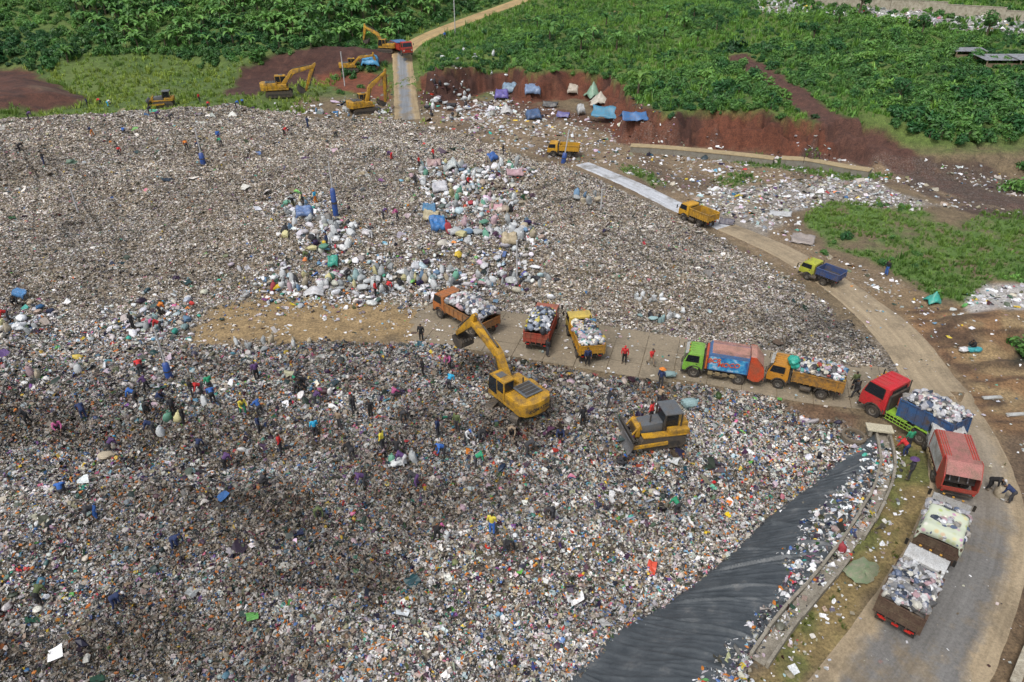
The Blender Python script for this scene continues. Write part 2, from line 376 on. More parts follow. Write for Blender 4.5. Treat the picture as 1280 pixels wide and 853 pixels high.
def ground_color(P, m):
    X, Y = P[:, 0], P[:, 1]; N = len(P)
    g1 = .5+.5*fbm(X/7, Y/7, 51); g2 = .5+.5*fbm(X/1.7, Y/1.7, 52)
    c = lerp(np.tile([.05, .10, .022], (N, 1)), (.12, .165, .038), np.clip(g1, 0, 1))
    soil = (1-np.maximum(m['hill'], np.where(X < -42, sm(118, 126, Y), sm(138, 150, Y))))*(1-sm(75, 95, X)*sm(110, 130, Y))
    c = lerp(c, (.15, .115, .07), soil)
    c = lerp(c, (.20, .145, .085), m['dirt_mid']); c = lerp(c, (.11, .075, .045), m['dirt_mid']*sm(.45, .7, g1))
    hp = np.maximum(m['heap'], m['near'])
    upz = sm(46, 56, Y)[:, None]; gar = lerp(np.tile([.13, .11, .085], (N, 1)), (.05, .042, .034), sm(.35, .7, g2))*(1-upz)+lerp(np.tile([.20, .165, .12], (N, 1)), (.09, .075, .055), sm(.4, .8, g2))*upz
    c = c*(1-hp[:, None])+gar*hp[:, None]
    c = lerp(c, (.10, .09, .075), m['bank'])
    c = lerp(c, (.21, .16, .07), m['verge']); c = lerp(c, (.12, .13, .04), m['verge']*sm(.45, .65, g2))
    c = lerp(c, (.27, .195, .10), m['tan']); c = lerp(c, (.20, .09, .03), m['tan']*sm(.7, .8, g1))
    c = lerp(c, (.12, .075, .045), m['churn'])
    c = lerp(c, (.20, .12, .06), m['rdirt']); c = lerp(c, (.14, .06, .032), m['rdirt']*sm(.45, .65, g1)); c = lerp(c, (.07, .045, .03), m['rdirt']*sm(.6, .8, g2)); c = lerp(c, (.26, .19, .10), m['rdirt']*sm(.6, .3, g1)*sm(.4, .6, g2)); c = lerp(c, (.06, .038, .026), m['rdirt']*.8*sm(.35, .8, ridge(X/7+Y/10, Y/1.5, 29)))
    c = lerp(c, (.12, .085, .055), m['rdirt2'])
    c = lerp(c, (.30, .29, .28), m['white']*.8); c = lerp(c, (.42, .42, .42), m['white2']*.8); c = lerp(c, (.25, .24, .22), m['white3']*.7)
    for k in ('green', 'green2', 'green3', 'green4'): c = lerp(c, (.08, .15, .03), m[k]*sm(.2, .5, g2)*sm(-.75, -.2, fbm(X/5, Y/5, 151)))
    c = lerp(c, (.10, .048, .03), m['redfloor']*.85)
    c = lerp(c, (.085, .036, .024), m['plough']); c = lerp(c, (.05, .024, .018), m['plough']*sm(.45, .7, g2)); c = lerp(c, (.055, .024, .018), m['bank_l']); c = lerp(c, (.085, .04, .028), m['bank_l']*sm(.5, .75, g2)); c = lerp(c, (.13, .09, .06), np.maximum(m['plough'], m['bank_l'])*sm(.62, .8, g1)*.6); c = lerp(c, (.15, .05, .025), m['redbit'])
    c = lerp(c, (.115, .040, .022), m['cut']); c = lerp(c, (.05, .022, .016), m['cut']*sm(.45, .7, g1)); c = lerp(c, (.12, .05, .028), m['cut']*sm(.6, .8, g2)*.6); c = lerp(c, (.08, .038, .028), m['track']); c = lerp(c, (.26, .15, .09), m['path']); c = lerp(c, (.055, .034, .026), m['mud']*sm(.2, .5, g2)*.9)
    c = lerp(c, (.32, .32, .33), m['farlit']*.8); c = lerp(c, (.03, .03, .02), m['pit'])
    return c

M = masks(P)
# sheets (roads, apron, liner) lie on top: keep the soil a little below them
def grid_mesh(name, nx, ny, V, cols=None, uv=None):
    me = bpy.data.meshes.new(name)
    i = np.arange((ny-1)*(nx-1)); a = (i//(nx-1))*nx+i % (nx-1)
    F = np.stack([a, a+1, a+nx+1, a+nx], 1).astype(np.int32)
    me.vertices.add(len(V)); me.vertices.foreach_set('co', np.asarray(V, np.float32).ravel())
    me.loops.add(F.size); me.loops.foreach_set('vertex_index', F.ravel())
    me.polygons.add(len(F)); me.polygons.foreach_set('loop_start', np.arange(0, F.size, 4, dtype=np.int32))
    me.update(calc_edges=True)
    if cols is not None:
        at = me.attributes.new('gcol', 'FLOAT_COLOR', 'POINT')
        at.data.foreach_set('color', np.concatenate([cols, np.ones((len(cols), 1))], 1).astype(np.float32).ravel())
    if uv is not None:
        at = me.attributes.new('suv', 'FLOAT_VECTOR', 'POINT')
        at.data.foreach_set('vector', np.concatenate([uv, np.zeros((len(uv), 1))], 1).astype(np.float32).ravel())
    me.shade_smooth()
    return me
m, n, l, b = newmat('ground_soil')
at = n.new('ShaderNodeAttribute'); at.attribute_name = 'gcol'
ge = n.new('ShaderNodeNewGeometry')
a1 = noise_node(n, l, .9, 8, .72, ge.outputs['Position']); a2 = noise_node(n, l, 5.5, 4, .7, ge.outputs['Position'])
r1 = ramp_node(n, l, a1.outputs['Fac'], [(.3, (.55, .53, .52)), (.7, (1.4, 1.36, 1.3))])
r2 = ramp_node(n, l, a2.outputs['Fac'], [(.35, (.6,)*3), (.65, (1.4,)*3)])
c = mix_node(n, l, 1.0, at.outputs['Color'], r1.outputs[0], 'MULTIPLY'); c = mix_node(n, l, 1.0, c, r2.outputs[0], 'MULTIPLY')
vo = n.new('ShaderNodeTexVoronoi'); vo.inputs['Scale'].default_value = 7.5; l.new(ge.outputs['Position'], vo.inputs['Vector'])
sc = n.new('ShaderNodeSeparateColor'); l.new(vo.outputs['Color'], sc.inputs[0])
sp = ramp_node(n, l, sc.outputs[0], [(.0, (.03, .027, .024)), (.25, (.10, .08, .06)), (.5, (.22, .18, .13)), (.72, (.36, .31, .25)), (.9, (.5, .49, .47)), (1.0, (.6, .6, .62))])
sp.color_ramp.interpolation = 'CONSTANT'
am = n.new('ShaderNodeAttribute'); am.attribute_name = 'gmask'
c = mix_node(n, l, am.outputs['Fac'], c, mix_node(n, l, .5, c, sp.outputs[0]))
l.new(c, b.inputs['Base Color']); b.inputs['Roughness'].default_value = .95
bp = n.new('ShaderNodeBump'); bp.inputs['Strength'].default_value = .8; bp.inputs['Distance'].default_value = .25
l.new(a1.outputs['Fac'], bp.inputs['Height']); l.new(bp.outputs[0], b.inputs['Normal'])
ground = link_mesh('ground', grid_mesh('ground', len(xs), len(ys), np.column_stack([P, gz]), ground_color(P, M)), None, m)
ga = ground.data.attributes.new('gmask', 'FLOAT', 'POINT'); ga.data.foreach_set('value', np.clip(np.maximum(M['heap']*(1-M['tan']), np.maximum(M['near'], np.maximum(M['white'], .3*M['dirt_mid']*(1-M['rdirt'])*(P[:, 1] > 60)))), 0, 1).astype(np.float32))
tag(ground, kind='structure')

# ------------------------------------------------------------------ roads
def strip(name, L, hw, mat, lift=.05, n_across=15, uvscale=1.0):
    L = np.asarray(L); d = np.gradient(L, axis=0); d /= np.linalg.norm(d, axis=1)[:, None]
    nn = np.stack([-d[:, 1], d[:, 0]], 1); u = np.linspace(-1, 1, n_across)
    hw = np.broadcast_to(np.asarray(hw, float), (len(L),))
    V = L[:, None, :]+nn[:, None, :]*(u[None, :, None]*hw[:, None, None])
    V = V.reshape(-1, 2)
    wob = np.tile(np.abs(u) > .95, len(L)); V = V+np.where(wob, 1, 0)[:, None]*.25*np.stack([fbm(V[:, 0]/1.5, V[:, 1]/1.5, 61), fbm(V[:, 0]/1.5, V[:, 1]/1.5, 62)], 1)
    edge = np.tile(np.where(np.abs(u) > .95, -.10, 0), len(L))
    z = h0(V)+lift+edge
    s = np.concatenate([[0], np.cumsum(np.linalg.norm(np.diff(L, axis=0), axis=1))])
    uv = np.stack([np.tile(u, len(L))*np.repeat(hw, n_across), np.repeat(s, n_across)], 1)
    return tag(link_mesh(name, grid_mesh(name, n_across, len(L), np.column_stack([V, z]), None, uv), None, mat), kind='structure')
def road_mat(name, tan, grey, half_grey, centre=0.0, wet=.0, fade=0):
    m, n, l, b = newmat(name)
    at = n.new('ShaderNodeAttribute'); at.attribute_name = 'suv'
    sx = n.new('ShaderNodeSeparateXYZ'); l.new(at.outputs['Vector'], sx.inputs[0])
    ge = n.new('ShaderNodeNewGeometry')
    nz = noise_node(n, l, .5, 6, .65, ge.outputs['Position']); nf = noise_node(n, l, 7, 5, .7, ge.outputs['Position'])
    sub = n.new('ShaderNodeMath'); sub.operation = 'SUBTRACT'; l.new(sx.outputs[0], sub.inputs[0]); sub.inputs[1].default_value = centre
    ab = n.new('ShaderNodeMath'); ab.operation = 'ABSOLUTE'; l.new(sub.outputs[0], ab.inputs[0])
    wn = n.new('ShaderNodeMath'); wn.operation = 'MULTIPLY_ADD'; l.new(nz.outputs['Fac'], wn.inputs[0]); wn.inputs[1].default_value = 2.4; l.new(ab.outputs[0], wn.inputs[2])
    mr = n.new('ShaderNodeMapRange'); l.new(wn.outputs[0], mr.inputs[0]); mr.inputs[1].default_value = half_grey+.9; mr.inputs[2].default_value = half_grey+1.6
    mr.inputs[3].default_value = 1; mr.inputs[4].default_value = 0
    gf = mr.outputs[0]
    if fade:                       # the concrete runs out into bare earth further along
        mf = n.new('ShaderNodeMapRange'); l.new(sx.outputs[1], mf.inputs[0]); mf.inputs[1].default_value = fade-7; mf.inputs[2].default_value = fade+9; mf.inputs[3].default_value = 1; mf.inputs[4].default_value = 0
        mm = n.new('ShaderNodeMath'); mm.operation = 'MULTIPLY'; l.new(gf, mm.inputs[0]); l.new(mf.outputs[0], mm.inputs[1]); gf = mm.outputs[0]
    c = mix_node(n, l, gf, tan, grey)
    md = noise_node(n, l, .28, 6, .7, ge.outputs['Position']); rm = ramp_node(n, l, md.outputs['Fac'], [(.50, (0, 0, 0)), (.62, (.75,)*3)])
    c = mix_node(n, l, rm.outputs[0], c, tuple(q*.62 for q in tan))
    # wheel ruts: streaks along the road
    mp = n.new('ShaderNodeCombineXYZ'); k1 = n.new('ShaderNodeMath'); k1.operation = 'MULTIPLY'; l.new(sx.outputs[0], k1.inputs[0]); k1.inputs[1].default_value = 1.7
    k2 = n.new('ShaderNodeMath'); k2.operation = 'MULTIPLY'; l.new(sx.outputs[1], k2.inputs[0]); k2.inputs[1].default_value = .07
    l.new(k1.outputs[0], mp.inputs[0]); l.new(k2.outputs[0], mp.inputs[1])
    st = noise_node(n, l, 1.0, 5, .7, mp.outputs[0])
    r0 = ramp_node(n, l, st.outputs['Fac'], [(.32, (.74, .72, .70)), (.66, (1.16, 1.16, 1.16))])
    r1 = ramp_node(n, l, nf.outputs['Fac'], [(.3, (.72,)*3), (.7, (1.22,)*3)])
    c = mix_node(n, l, 1.0, c, r0.outputs[0], 'MULTIPLY'); c = mix_node(n, l, 1.0, c, r1.outputs[0], 'MULTIPLY')
    l.new(c, b.inputs['Base Color'])
    rr = n.new('ShaderNodeMapRange'); l.new(mr.outputs[0], rr.inputs[0]); rr.inputs[3].default_value = .95; rr.inputs[4].default_value = .95-wet
    l.new(rr.outputs[0], b.inputs['Roughness'])
    bp = n.new('ShaderNodeBump'); bp.inputs['Strength'].default_value = .5; bp.inputs['Distance'].default_value = .06
    l.new(nf.outputs['Fac'], bp.inputs['Height']); l.new(bp.outputs[0], b.inputs['Normal'])
    return m
k = [int(np.argmin(np.hypot(*(R_ROAD-np.array(G(*q))).T))) for q in ((1205, 560), (905, 283))]
ra, rc = R_ROAD[:k[1]+1], R_ROAD[k[1]:]
hwid = np.interp(np.arange(len(ra)), [0, k[0]*.6, k[0]*1.05, k[0]*1.5, k[1]], [3.3, 3.0, 2.6, 2.1, 1.6])
strip('access_road', ra, hwid, road_mat('road_concrete', (.34, .27, .175), (.17, .165, .155), 1.9, .1, .25, fade=float(k[0])))
strip('concrete_lane', rc, np.linspace(1.6, 1.35, len(rc)), road_mat('lane_wet_concrete', (.26, .23, .18), (.5, .52, .55), 1.9, 0, .3))
strip('ramp_road', RAMP, 2.45, road_mat('ramp_concrete', (.34, .26, .15), (.22, .235, .25), 1.0, .1, .35))
strip('hill_road', FAR_ROAD, np.linspace(2.4, 2.6, len(FAR_ROAD)), road_mat('hill_road_dirt', (.42, .30, .14), (.38, .28, .14), .8))

# tipping apron: concrete slabs cast side by side, each its own piece
apm = road_mat('apron_concrete', (.28, .235, .165), (.26, .215, .15), 0.5)
def apron():
    base = empty('concrete_apron'); tag(base, kind='structure')
    o = np.array(G(545, 400)); e = np.array(G(1120, 490)); ax = (e-o)/np.linalg.norm(e-o); ay = np.array([-ax[1], ax[0]])
    Lc = np.stack([(APRON-o)@ax, (APRON-o)@ay], 1)
    lo, hi = Lc.min(0), Lc.max(0); sl = 2.6; cnt = 0
    for i in range(int((hi[0]-lo[0])/sl)+1):
        for j in range(int((hi[1]-lo[1])/sl)+1):
            # clip the slab square against the apron outline (Sutherland-Hodgman on a fine fan is overkill: test a 5x5 lattice)
            x0 = lo[0]+i*sl; y0 = lo[1]+j*sl
            g = np.array([(x0+.025+(sl-.05)*a/4, y0+.025+(sl-.05)*b/4) for b in range(5) for a in range(5)])
            q = o+np.outer(g[:, 0], ax)+np.outer(g[:, 1], ay)
            ins = poly_sd(q, APRON) > -.35
            if ins.sum() < 4: continue
            z = h0(q)+.05+.015*vn(np.full(25, i*3.1), np.full(25, j*5.7), 71)
            fs = [(b*5+a, b*5+a+1, b*5+a+6, b*5+a+5) for b in range(4) for a in range(4) if all(ins[k] for k in (b*5+a, b*5+a+1, b*5+a+6, b*5+a+5))]
            if not fs: continue
            mb = MB(); V = [(q[k][0], q[k][1], z[k]) for k in range(25)]
            used = sorted({k for f in fs for k in f}); rm = {k: t for t, k in enumerate(used)}
            mb.add([V[k] for k in used], [tuple(rm[k] for k in f) for f in fs])
            # skirt so that each slab has depth
            ed = {}
            for f in fs:
                for a_, b_ in zip(f, f[1:]+f[:1]):
                    ed[(a_, b_)] = ed.get((a_, b_), 0)+1
            for (a_, b_) in list(ed):
                if (b_, a_) not in ed:
                    A, B = V[a_], V[b_]; mb.add([A, B, (B[0], B[1], B[2]-.12), (A[0], A[1], A[2]-.12)], [(1, 0, 3, 2)])
            mb.build('slab', apm, base); cnt += 1
apron()

# ================================================================== loose rubbish (beyond counting): points + shared scraps
PAL = np.array([(.80, .81, .83), (.66, .66, .67), (.42, .42, .43), (.5, .46, .40), (.34, .29, .22), (.20, .17, .13), (.10, .09, .08), (.025, .025, .028), (.03, .04, .06), (.06, .08, .09),
                (.55, .05, .04), (.65, .22, .03), (.70, .50, .05), (.06, .13, .32), (.14, .34, .46), (.05, .33, .25), (.12, .35, .08), (.60, .18, .30), (.22, .10, .30), (.55, .42, .5), (.4, .5, .55)])
W_NEAR = np.array([13, 10, 8, 12, 11, 10, 10, 19, 4, 4, 1.5, 1.2, 1.1, 1.6, 1.5, 1.0, .8, 1.2, 1.2, 2.5, 4.0])
W_OLD = np.array([9, 13, 11, 20, 15, 12, 9, 10, 2, 2, .25, .2, .5, .35, .4, .3, .2, .3, .3, 1.0, 1.5])
W_SOIL = np.array([8, 10, 10, 14, 12, 10, 6, 4, 2, 2, .6, .4, .8, .6, .8, .4, .3, .8, .3, 1.5, 2.0])
PROTO = bpy.data.collections.new('scrap_shapes')      # never linked to the scene: only the source of instances
def proto_coll(name): return bpy.data.collections.new(name)
def blob(seed, sub=1, sq=(1, 1, .7), amp=.28):
    r = random.Random(seed); bm = bmesh.new(); bmesh.ops.create_icosphere(bm, subdivisions=sub, radius=.5)
    for v in bm.verts:
        k = 1+amp*(r.random()*2-1); v.co = Vector((v.co.x*sq[0]*k, v.co.y*sq[1]*k, v.co.z*sq[2]*k))
    return MB().bm(bm)
def sheet(seed, nx=3, ny=3, amp=.28):
    r = random.Random(seed); vs = [((i/(nx-1)-.5)+.12*(r.random()-.5), (j/(ny-1)-.5)+.12*(r.random()-.5), amp*(r.random()-.3)) for j in range(ny) for i in range(nx)]
    return MB().add(vs, [(j*nx+i, j*nx+i+1, (j+1)*nx+i+1, (j+1)*nx+i) for j in range(ny-1) for i in range(nx-1)])
def carton(seed):
    return MB().box(-.5, .5, -.35, .35, -.25, .25)
def scrap_material():
    m, n, l, b = newmat('scrap')
    at = n.new('ShaderNodeAttribute'); at.attribute_type = 'INSTANCER'; at.attribute_name = 'col'
    pc = n.new('ShaderNodeAttribute'); pc.attribute_name = 'pc'
    lu = n.new('ShaderNodeAttribute'); lu.attribute_type = 'INSTANCER'; lu.attribute_name = 'lum'
    tc = n.new('ShaderNodeTexCoord'); a = noise_node(n, l, 6, 3, .6, tc.outputs['Object'])
    r = ramp_node(n, l, a.outputs['Fac'], [(.3, (.6,)*3), (.7, (1.15,)*3)])
    c = mix_node(n, l, pc.outputs['Alpha'], at.outputs['Color'], pc.outputs['Color'])
    c = mix_node(n, l, 1.0, c, lu.outputs['Color'], 'MULTIPLY'); c = mix_node(n, l, 1.0, c, r.outputs[0], 'MULTIPLY')
    l.new(c, b.inputs['Base Color']); b.inputs['Roughness'].default_value = .5
    return m
scrap_m = scrap_material()
def clump(seed, w, n=9, rad=.55):
    r = random.Random(seed); mb = MB(); pc = []
    pw = [q*(.45 if i > 9 and i < 19 else 1) for i, q in enumerate(w)]
    for k in range(n):
        b = r.choice([blob(seed*31+k, 1, (1, r.uniform(.5, 1), r.uniform(.4, .8)), .35), sheet(seed*37+k, 3, 2, .35), sheet(seed*41+k, 2, 4, .4), blob(seed*43+k, 1, (1, .6, .4), .4)])
        a = r.uniform(0, 6.28); q = rad*math.sqrt(r.random()); sz = .36*math.exp(r.gauss(0, .45))
        M = T(q*math.cos(a), q*math.sin(a), r.uniform(-.08, .16), r.gauss(0, .6), r.gauss(0, .6), r.uniform(0, 6.3))@Matrix.Scale(sz, 4)
        c = PAL[r.choices(range(len(PAL)), pw)[0]]*r.uniform(.7, 1.15); al = 0.0 if r.random() < .3 else 1.0
        mb.add(b.v, b.f, M); pc += [(*c, al)]*len(b.v)
    me = mb.mesh('clump', scrap_m); at = me.attributes.new('pc', 'FLOAT_COLOR', 'POINT'); at.data.foreach_set('color', np.array(pc, np.float32).ravel())
    return me
def make_protos(cname, meshes):
    c = bpy.data.collections.new(cname)
    for i, me in enumerate(meshes):
        o = bpy.data.objects.new('%s_%02d' % (cname, i), me); c.objects.link(o)
    return c
SCRAPS = make_protos('scraps', [blob(1, 1).mesh('scrap', scrap_m, True, 60), blob(2, 1, (1, .7, .6), .35).mesh('scrap', scrap_m), blob(3, 1, (1, 1, .5), .45).mesh('scrap', scrap_m),
    sheet(4).mesh('scrap', scrap_m), sheet(5, 4, 3, .4).mesh('scrap', scrap_m), sheet(6, 2, 5, .3).mesh('scrap', scrap_m), carton(7).mesh('scrap', scrap_m), blob(8, 2, (1, .9, .75), .18).mesh('scrap', scrap_m, True, 50)])
for me_ in [o.data for o in SCRAPS.objects]:
    at = me_.attributes.new('pc', 'FLOAT_COLOR', 'POINT'); at.data.foreach_set('color', np.zeros(len(me_.vertices)*4, np.float32))
CLUMP_N = make_protos('clumps_fresh', [clump(100+i, W_NEAR, 10) for i in range(16)]+[o.data for o in SCRAPS.objects])
CLUMP_O = make_protos('clumps_old', [clump(200+i, W_OLD, 11) for i in range(10)]+[o.data for o in SCRAPS.objects])
def scatter(name, Pt, rot, scl, idx, col, coll, label, cat, lum=None):
    lum = np.ones((len(col), 3)) if lum is None else lum
    me = bpy.data.meshes.new(name); me.vertices.add(len(Pt)); me.vertices.foreach_set('co', np.asarray(Pt, np.float32).ravel())
    for nm, ty, arr, key in (('rot', 'FLOAT_VECTOR', rot, 'vector'), ('scl', 'FLOAT_VECTOR', scl, 'vector'), ('idx', 'INT', idx, 'value'), ('col', 'FLOAT_COLOR', np.concatenate([col, np.ones((len(col), 1))], 1), 'color'), ('lum', 'FLOAT_COLOR', np.concatenate([lum, np.ones((len(col), 1))], 1), 'color')):
        a = me.attributes.new(nm, ty, 'POINT'); a.data.foreach_set(key, np.asarray(arr, np.int32 if ty == 'INT' else np.float32).ravel())
    o = link_mesh(name, me); tag(o, label, cat, kind='stuff')
    g = bpy.data.node_groups.new(name+'_scatter', 'GeometryNodeTree')
    g.interface.new_socket('Geometry', in_out='INPUT', socket_type='NodeSocketGeometry'); g.interface.new_socket('Geometry', in_out='OUTPUT', socket_type='NodeSocketGeometry')
    N, L = g.nodes, g.links
    gi = N.new('NodeGroupInput'); go = N.new('NodeGroupOutput'); ip = N.new('GeometryNodeInstanceOnPoints'); ci = N.new('GeometryNodeCollectionInfo')
    ci.inputs['Collection'].default_value = coll; ci.inputs['Separate Children'].default_value = True; ci.inputs['Reset Children'].default_value = True
    L.new(gi.outputs[0], ip.inputs['Points']); L.new(ci.outputs[0], ip.inputs['Instance']); ip.inputs['Pick Instance'].default_value = True
    for nm, ty, sock in (('idx', 'INT', 'Instance Index'), ('rot', 'FLOAT_VECTOR', 'Rotation'), ('scl', 'FLOAT_VECTOR', 'Scale')):
        na = N.new('GeometryNodeInputNamedAttribute'); na.data_type = ty; na.inputs['Name'].default_value = nm
        if sock == 'Rotation':
            e = N.new('FunctionNodeEulerToRotation'); L.new(na.outputs[0], e.inputs[0]); L.new(e.outputs[0], ip.inputs[sock])
        else: L.new(na.outputs[0], ip.inputs[sock])
    L.new(ip.outputs[0], go.inputs[0])
    md = o.modifiers.new('scatter', 'NODES'); md.node_group = g
    return o
def pick(n, w, jit=.18):
    c = PAL[rng.choice(len(PAL), n, p=w/w.sum())]
    return np.clip(c*(1+jit*rng.normal(size=(n, 1)))+.02*rng.normal(size=(n, 3)), .008, .85)
def visible(Q, z, pad=60):        # keep to what the photo (and a step to its side) can see
    d = Q[:, 1]*CP-(z-CAMH)*SP; u = Q[:, 0]/d*FPX+640; v = 426.5-((z-CAMH)*CP+Q[:, 1]*SP)/d*FPX
    return (u > -pad*2) & (u < 1280+pad*2) & (v > -pad) & (v < 853+pad*2.5), d
def rand_pts(n, x0, x1, y0, y1): return np.stack([rng.uniform(x0, x1, n), rng.uniform(y0, y1, n)], 1)
def lumps(Q, s): return .5+.5*fbm(Q[:, 0]/2.6, Q[:, 1]/1.9, s)
def litter_cloud(name, n, box, dens, size, w, label, flat=.5, sink=.1, lo=.35, mixw=None, mixf=None, idxs=None, coll=None, lumf=None, clump=0.0):
    coll = coll or SCRAPS; nc = len(coll.objects)-8
    Q = rand_pts(n, *box); k = rng.random(n) < dens(Q); Q = Q[k]; z = hq(Q); v, d = visible(Q, z); Q, z, d = Q[v], z[v], d[v]; m = len(Q)
    cl = rng.random(m) < clump
    s = size*np.exp(.45*rng.normal(size=m)); s = np.clip(s, size*.35, min(size*3.2, .75))
    s = np.where(cl, size*2.0*rng.uniform(.75, 1.3, m), s)*np.clip(d/50, .85, 2.2)**.5
    lo_ = np.where(cl, .7, lo)
    scl = np.stack([s*rng.uniform(.8, 1.4, m), s*rng.uniform(.7, 1.2, m), s*(lo_+(1-lo_)*rng.random(m))], 1)
    fl = np.where(cl, .18, flat)
    rot = np.stack([rng.normal(size=m)*fl, rng.normal(size=m)*fl, rng.uniform(0, 6.28, m)], 1)
    col = pick(m, w)
    if mixw is not None:
        sel = rng.random(m) < mixf(Q); col[sel] = pick(int(sel.sum()), mixw)
    if idxs is None: idx = np.where(cl, rng.integers(0, max(nc, 1), m), nc+rng.integers(0, 8, m))
    else: idx = rng.choice(idxs, m)
    lum = np.ones((m, 3)) if lumf is None else lumf(Q)
    return scatter(name, np.column_stack([Q, z+s*np.where(cl, .02, sink)]), rot, scl, idx, np.clip(col, .006, .85), coll, label, 'rubbish', lum)
def lum_near(Q):                 # brown bands with the shade of hollows painted in, drifts of fresh pale bags
    X, Y = Q[:, 0], Q[:, 1]
    a = .5+.5*fbm(X/11+.15*Y, Y/3.2, 191); b = .5+.5*fbm(X/3.5, Y/2.2, 192); f = sm(16, 3, (lambda q: q[0])(line_dist(Q, D_E)))
    t = np.clip(-.20+1.65*(.6*a+.4*b)+.42*f, .24, 1.22)[:, None]
    warm = np.clip(.75-t, 0, .5)
    return t*np.array([1, .97, .92])*(1-warm*np.array([.0, .20, .42]))
def lum_old(Q):                  # compacted plateau: dozer passes curving across, tan weathered ground between
    X, Y = Q[:, 0], Q[:, 1]
    wx = X+5*fbm(X/28, Y/28, 181); wy = Y+6*fbm(X/24, Y/24, 182)
    def passes(ax, ay, sp, sd):
        f = (wx*ax+wy*ay)/sp; f = np.abs(f-np.floor(f)-.5)*2; return sm(.78, .97, f)*sm(-.1, .35, fbm(X/16, Y/16, sd))
    ln = np.maximum(np.maximum(passes(.82, .57, 2.6, 183), passes(-.45, .89, 3.1, 188)), passes(.1, 1, 3.6, 189)*sm(75, 60, Y))
    s2 = ridge(wy/4.0, wx/45, 184)
    a = .5+.5*fbm(X/15, Y/11, 185); b = .5+.5*fbm(X/2.5, Y/2.5, 186)
    t = np.clip(.66+.75*a+.50*(b-.5)-.60*ln-.45*sm(.5, .95, s2)*sm(70, 58, Y)*sm(-10, 5, X), .28, 1.4)[:, None]
    warm = np.clip(.8+.5*fbm(X/20, Y/20, 187), 0, 1)[:, None]
    return t*(1-warm*np.array([.0, .08, .19]))
gm = lambda k: (lambda Q: gsample(M[k], Q))
def off_sheets(P):               # how far clear of roads, apron and channel (for loose pieces)
    X, Y = P[:, 0], P[:, 1]; hw = np.where(Y > 48, 2.3, 3.3)
    m = sm(0, 1.2, line_dist(P, D_ROAD)[0]-hw)*sm(2.4, 3.2, line_dist(P, D_RAMP)[0])*sm(2.6, 3.4, line_dist(P, D_FAR)[0])*sm(-.2, 1.0, -poly_sd(P, APRON))*sm(.5, .9, line_dist(P, D_W)[0])
    return m
RFO = off_sheets(P)
def on_liner(Q): q = line_dist(Q, D_E); return (-q[0]*q[1] < -.25+.5*fbm(Q[:, 0]/1.2, Q[:, 1]/1.2, 199)) & (Q[:, 1] < 46)
RF = road_free(P); AP = sm(-.3, .6, poly_sd(P, APRON))*sm(-.3, .3, fbm(P[:, 0]/3, P[:, 1]/3, 178))
sheets_free = lambda Q: gsample(RFO, Q)
litter_cloud('rubbish', 300000, (-52, 34, 12, 56), lambda Q: gsample(M['near'], Q)*(sheets_free(Q) > .12)*np.where(on_liner(Q), .03, 1)*(1-.8*gsample(M['churn'], Q)), .14, W_NEAR, 'mixed household rubbish covering the near tipping face', .7, .12,
    mixw=W_OLD, mixf=lambda Q: np.clip(1.6*sm(.4, .75, .5+.5*fbm(Q[:, 0]/14, Q[:, 1]/4.5, 95)), 0, .85), coll=CLUMP_N, clump=.55, lumf=lum_near)
litter_cloud('rubbish', 600000, (-125, 40, 44, 150), lambda Q: gsample(M['heap'], Q)*(sheets_free(Q) > .15)*(1-gsample(M['near'], Q))*(1-.93*gsample(M['tan'], Q))*np.clip(1.3-Q[:, 1]/150, .3, 1), .108, W_OLD,
    'weathered compacted rubbish covering the upper plateau of the landfill', .45, .06, .25, mixw=W_NEAR, mixf=lambda Q: sm(.55, .9, .5+.5*fbm(Q[:, 0]/11, Q[:, 1]/9, 96))*.35+.02, coll=CLUMP_O, clump=.65, lumf=lum_old)
litter_cloud('rubbish', 78000, (4, 36, 12, 46), lambda Q: gsample(M['bank'], Q), .19, W_NEAR*np.where(np.arange(21) < 2, 2.2, 1), 'pale bagged rubbish banked along the drainage channel', .7, .14, coll=CLUMP_N, clump=.4)
litter_cloud('litter', 42000, (-20, 60, 12, 62), lambda Q: .30*np.maximum(gsample(M['verge'], Q)*2.0, np.maximum(gsample(M['rdirt2'], Q)*2.6, .22*gsample(M['rdirt'], Q)))*(sheets_free(Q) > .15)+.4*gsample(M['tan'], Q)*sm(-.2, .5, fbm(Q[:, 0]/3, Q[:, 1]/2, 198)), .16, W_SOIL*np.where(np.arange(21) < 2, 3, 1), 'scattered litter on the verge and dirt beside the access road', .3, .05)
litter_cloud('litter', 90000, (-10, 130, 55, 160), lambda Q: np.clip(.30*gsample(M['dirt_mid'], Q)+.9*gsample(M['white'], Q)+.9*gsample(M['white2'], Q)+.6*gsample(M['white3'], Q)+.15*gsample(M['redfloor'], Q)-.5*gsample(M['track'], Q), 0, 1)*(sheets_free(Q) > .3)*(1-gsample(M['heap'], Q)), .22, W_SOIL*np.where(np.arange(21) < 2, 1.6, 1), 'thin litter spread over the dirt flat beyond the road', .35, .04)
litter_cloud('litter', 26000, (40, 150, 140, 260), lambda Q: gsample(M['farlit'], Q), .35, W_SOIL*np.where(np.arange(21) < 3, 4, 1), 'grey white litter on the far hilltop clearing', .4, .05)
litter_cloud('litter', 14000, (-12, 50, 14, 66), lambda Q: np.clip(.4+1.6*gsample(AP, Q), 0, 1)*.6*(gsample(RF, Q) < .1)*(gsample(M['near'], Q) < .3), .09, W_SOIL*np.where(np.arange(21) < 2, 3, 1), 'small scraps trodden into the road and concrete apron', .15, .5, .2, idxs=[3, 4, 5])

